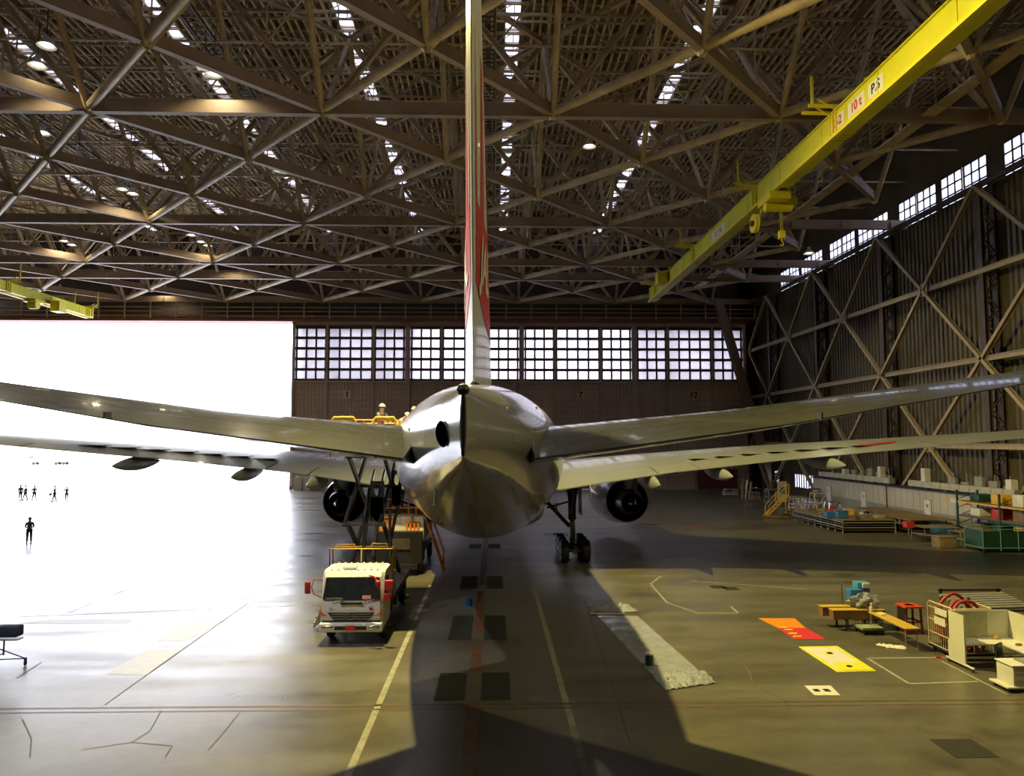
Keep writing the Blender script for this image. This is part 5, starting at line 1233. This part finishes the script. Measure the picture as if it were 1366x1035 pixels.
def workstand(x, y, w, d, h, m_, lab, rz=0):
    t = thing('work_stand', lab, 'work stand', (x,y,0), rz, 'work stands crowded by the right wall')
    b = MB()
    for sx in (-w/2,w/2):
        for sy in (-d/2,d/2): b.tube((sx,sy,.1),(sx*.8,sy*.8,h),.035,6)
    for z in (.25,h*.5,h): f = 1-.2*z/h; b.bar((-w/2*f,-d/2*f,z),(w/2*f,-d/2*f,z),.05,.05); b.bar((-w/2*f,d/2*f,z),(w/2*f,d/2*f,z),.05,.05); b.bar((-w/2*f,-d/2*f,z),(-w/2*f,d/2*f,z),.05,.05); b.bar((w/2*f,-d/2*f,z),(w/2*f,d/2*f,z),.05,.05)
    b.bar((-w/2,-d/2,.2),(w/2*.8,-d/2*.8,h),.04,.04); b.bar((w/2,d/2,.2),(-w/2*.8,d/2*.8,h),.04,.04)
    b.build('frame',m_,t,smooth=50); MB().bb(-w*.4,w*.4,-d*.4,d*.4,h,h+.05).build('deck','board',t)
    for sx in (-w/2,w/2):
        for sy in (-d/2,d/2): MB().lathe((sx,sy,.07),[(.001,-.03),(.06,-.03),(.07,0),(.06,.03),(.001,.03)],'X',10).build('caster','rubber',t,smooth=40)
    return t
ws_ = [(1090,694,1.8,1.6,1.3,'white','white tubular work stand left of the slatted platform'),(1073,690,1.6,1.8,1.8,'grey','grey work stand behind the yellow step ladder'),(1062,680,1.6,1.6,1.2,'white','low white work stand behind the yellow steps'),
 (1095,684,2.0,1.8,1.9,'white','tall white work stand behind slatted platform end'),(1108,686,1.6,2.2,1.2,'chrome','bare metal work stand over the slatted platform'),(1020,668,2.0,1.6,2.2,'steel_dark','tall dark work stand beneath the raking column'),
 (1014,668,1.4,1.4,1.0,'tan','tan low work stand by leaning boards'),(974,662,2.4,1.2,.9,'white','white low stand furthest left of the store'),(1032,672,1.8,1.6,1.6,'grey','grey work stand between dark stand and yellow steps'),(1050,672,1.5,1.6,1.9,'steel_dark','dark work stand under the small bright window'),(1122,676,1.7,1.7,1.9,'steel_dark','dark work stand against the annex corner'),(1075,699,1.4,1.2,.7,'steel_dark','small dark cart frame before the slatted platform')]
pos = [[G(a[0],a[1]).x, G(a[0],a[1]).y] for a in ws_]
for it in range(200):
    for i in range(len(pos)):
        for j in range(len(pos)):
            if i == j: continue
            dx, dy = pos[i][0]-pos[j][0], pos[i][1]-pos[j][1]; d_ = math.hypot(dx, dy) or .01; r_ = .56*(ws_[i][2]+ws_[j][2])
            if d_ < r_: pos[i][0] += dx/d_*.06; pos[i][1] += dy/d_*.06
        if pos[i][0] > 34.6: pos[i][0] = 34.6
        if pos[i][0] > 25.6 and pos[i][1] < 65.4: pos[i][1] += .1
for q, a in zip(pos, ws_): workstand(q[0], q[1], a[2]*.72, a[3]*.72, a[4], a[5], a[6], random.uniform(-.2,.2))
# junk on and behind platforms, each a thing
junk = [(1112,688,1.01,'red box on the slatted platform','red','box'),(1106,690,1.01,'blue drum-like tub on the slatted platform, beside red box','blue','tub'),(1122,691,1.01,'second blue tub, right of the red box','blue','tub'),(1100,700,0,'dark red crate on the floor before work stands','red','crate'),(1132,687,1.01,'yellow crate at the back of the slatted platform','rail_yellow','crate'),(1212,704,1.06,'red box standing on the dark platform table','red','box'),(1290,717,.0,'blue covered bin beside low wooden tables','blue','bin'),(1286,722,0,'brown carton beside the green cage cart','board','carton')]
for px, py, z, lab, m_, cat in junk:
    p = {'bin': Vector((34.0,53.95,0)), 'carton': Vector((30.2,47.6,0))}.get(cat) or G(px,py,z); s = random.uniform(.6,.95) if px < 1270 else 1.15; b = MB(); b.rbox((0,0,.3*s),(s,s*.8,.6*s),.05); b.rbox((0,0,.6*s+.03),(s*1.04,s*.84,.08),.03)
    t_ = b.build('storage_'+cat, m_, loc=(p.x,p.y,z), smooth=40); tag(t_, lab, cat)
for k in range(12):
    px, py = 1128+k*5.2+random.uniform(-1,1), 692+random.uniform(-3,4); p = Vector((27.6+(k%4)*.95, 55.6+(k//4)*2.8+random.random(), 1.01)); L_ = random.uniform(.8,1.6)
    mb = MB(); a = random.uniform(0,3); d = Vector((cos(a),sin(a),0))*L_/2
    if k % 3 == 0: mb.rbox((0,0,.12),(.7,.5,.24),.04,rz=a); nm = 'parts_tray'
    elif k % 3 == 1: mb.bar((-d.x,-d.y,.1),(d.x,d.y,.16),.25,.06); mb.bar((-d.x*.8,-d.y*.8,.04),(-d.x*.6,-d.y*.6,.04),.3,.06); mb.bar((d.x*.6,d.y*.6,.07),(d.x*.8,d.y*.8,.07),.3,.14); nm = 'board_piece'
    else: mb.path([(-d.x,-d.y,.05),(0,0,.3),(d.x,d.y,.05)],.05,8); nm = 'bent_tube'
    col = LOOK[k%7]; row = ['near','middle','far'][k//4]; colm = ['left edge','left middle','right middle','right edge'][k%4]
    tag(mb.build(nm,col[0],loc=tuple(p),smooth=40),'%s %s lying on the slatted platform, %s end, %s' % (col[1], nm.replace('_',' '), row, colm), nm.replace('_',' '), 'loose parts on the slatted platform')
# yellow steps
p = G(1035,691); t = thing('step_ladder','yellow wheeled step ladder among the work stands','step ladder',(p.x+.4,p.y+.5,0),rz=R(0))
b = MB()
for y in (-.4,.4): b.bar((-1.2,y,.1),(.9,y,2.1),.06,.12); b.bar((.9,y,.1),(.9,y,3.1),.06,.06); b.bar((-1.0,y,1.1),(.9,y,3.1),.05,.05); b.bar((-1.2,y,.1),(.9,y,.1),.06,.06); b.bar((-1.0,y,.2),(-1.0,y,1.1),.05,.05); b.bar((.0,y,1.2),(.0,y,2.1),.05,.05)
b.build('frame','rail_yellow',t)
for k in range(7): MB().bb(-1.05+k*.3,-.8+k*.3,-.4,.4,.3+k*.28,.34+k*.28).build('step','rail_yellow',t)
for x in (-1.1,.8):
    for y in (-.4,.4): MB().lathe((x,y,.08),[(.001,-.03),(.07,-.03),(.08,0),(.07,.03),(.001,.03)],'X',12).build('caster','rubber',t,smooth=40)
p = G(1044,676); t = thing('notice_stand','white standing sign with green panel behind the yellow steps','sign',(p.x,p.y,0)); MB().bb(-.5,.5,-.03,.03,.5,2.7).build('board','sheet_white',t); MB().bb(-.3,.35,-.05,-.03,1.4,2.1).build('green_panel','teal',t); b=MB(); b.bar((-.4,-.3,0),(-.4,0,.6),.05,.05); b.bar((.4,-.3,0),(.4,0,.6),.05,.05); b.bar((-.4,.3,0),(-.4,0,.6),.05,.05); b.bar((.4,.3,0),(.4,0,.6),.05,.05); b.build('foot','steel_dark',t)
for k in range(3):
    p = G(990+k*4.5,665); b = MB(); b.bar((0,0,.03),(.35+.1*k,.6,2.4-.2*k),.22,.06); b.bar((.05,.1,.4),(.3,.1,.4),.05,.05); tag(b.build('leaning_board','tan' if k != 1 else 'white',loc=(p.x,p.y,0)), ['tan board leaning among the stands, leftmost of three','white board leaning between two tan boards','tan board leaning among the stands, rightmost of three'][k],'board','boards leaning at the far end of the store')
# tables, cage cart, racks
ftable(30.6,33.2,50.4,52.2,.95,'low brown-topped wooden table nearest the dark platform','board',nm='work_table',shelf=True); ftable(32.0,34.9,48.6,50.0,.85,'low brown-topped wooden table nearest the green cage cart','board',nm='work_table',shelf=True)
t = thing('cage_cart','turquoise tubular cage cart with dark green panels near right edge','cart',(31.2,45.2,0))
b = MB(); LX, LY = 3.4, 1.8
for y in (0,LY):
    for z in (.3,1.45): b.tube((0,y,z),(LX,y,z),.04,6)
    for k in range(4): b.tube((LX*k/3,y,.15),(LX*k/3,y,1.45),.035,6)
for x in (0,LX):
    for z in (.3,1.45): b.tube((x,0,z),(x,LY,z),.04,6)
b.build('cage_frame','teal',t,smooth=50); MB().bb(.05,LX-.05,.05,LY-.05,.25,.3).build('floor_plate','green',t); pn = MB(); pn.bb(.05,LX-.05,.02,.04,.32,1.35); pn.bb(.02,.04,.05,LY-.05,.32,1.35); pn.build('mesh_panel','green',t)
for x in (.1,LX-.1):
    for y in (.1,LY-.1): MB().lathe((x,y,.1),[(.001,-.04),(.09,-.04),(.1,0),(.09,.04),(.001,.04)],'X',12).build('caster','rubber',t,smooth=40)
t = thing('storage_rack','tall dark green pallet rack against the right wall','rack',(34.82,53.2,0))
b = MB()
for x in (0,1.55):
    for y in (0,-4.5,-9): b.bb(x-.06,x+.06,y-.06,y+.06,0,3.4)
    for y in (0,-4.5): b.bar((x,y,.3),(x,y-4.5,.3),.06,.08)
for y in (0,-4.5,-9):
    for k in range(5): b.bar((0,y,.3+k*.6),(1.55,y,.9+k*.6),.04,.04)
b.build('upright','green',t)
for k, z in enumerate((.5,1.6,2.6)):
    bm2 = MB(); bm2.bb(-.02,.04,-9,0,z-.1,z); bm2.bb(1.5,1.56,-9,0,z-.1,z); bm2.build('beam','rail_yellow' if k==2 else 'green',t); MB().bb(0,1.55,-9,0,z,z+.04).build('shelf','board',t)
random.seed(33); kk = 0
for z in (.54,1.64,2.64):
    for y in (-.9,-2.3,-3.6):
        m_, cn = [('board','brown'),('green','green'),('rail_yellow','yellow'),('white','white'),('red','red')][kk%5]; b = MB(); s = .55+.12*(kk%3); b.rbox((0,0,s/2),(1.1,1.0,s),.04); b.bb(-.56,.56,-.05,.05,s*.3,s*.5)
        tag(b.build('storage_box',m_,loc=(35.7,53.2+y*1.6,z),smooth=40),'%s box on the %s shelf of the green rack, %s' % (cn,{.54:'bottom',1.64:'middle',2.64:'top'}[z],{-.9:'furthest in',-2.3:'in the middle',-3.6:'closest to camera'}[y]),'box','boxes on the green rack'); kk += 1
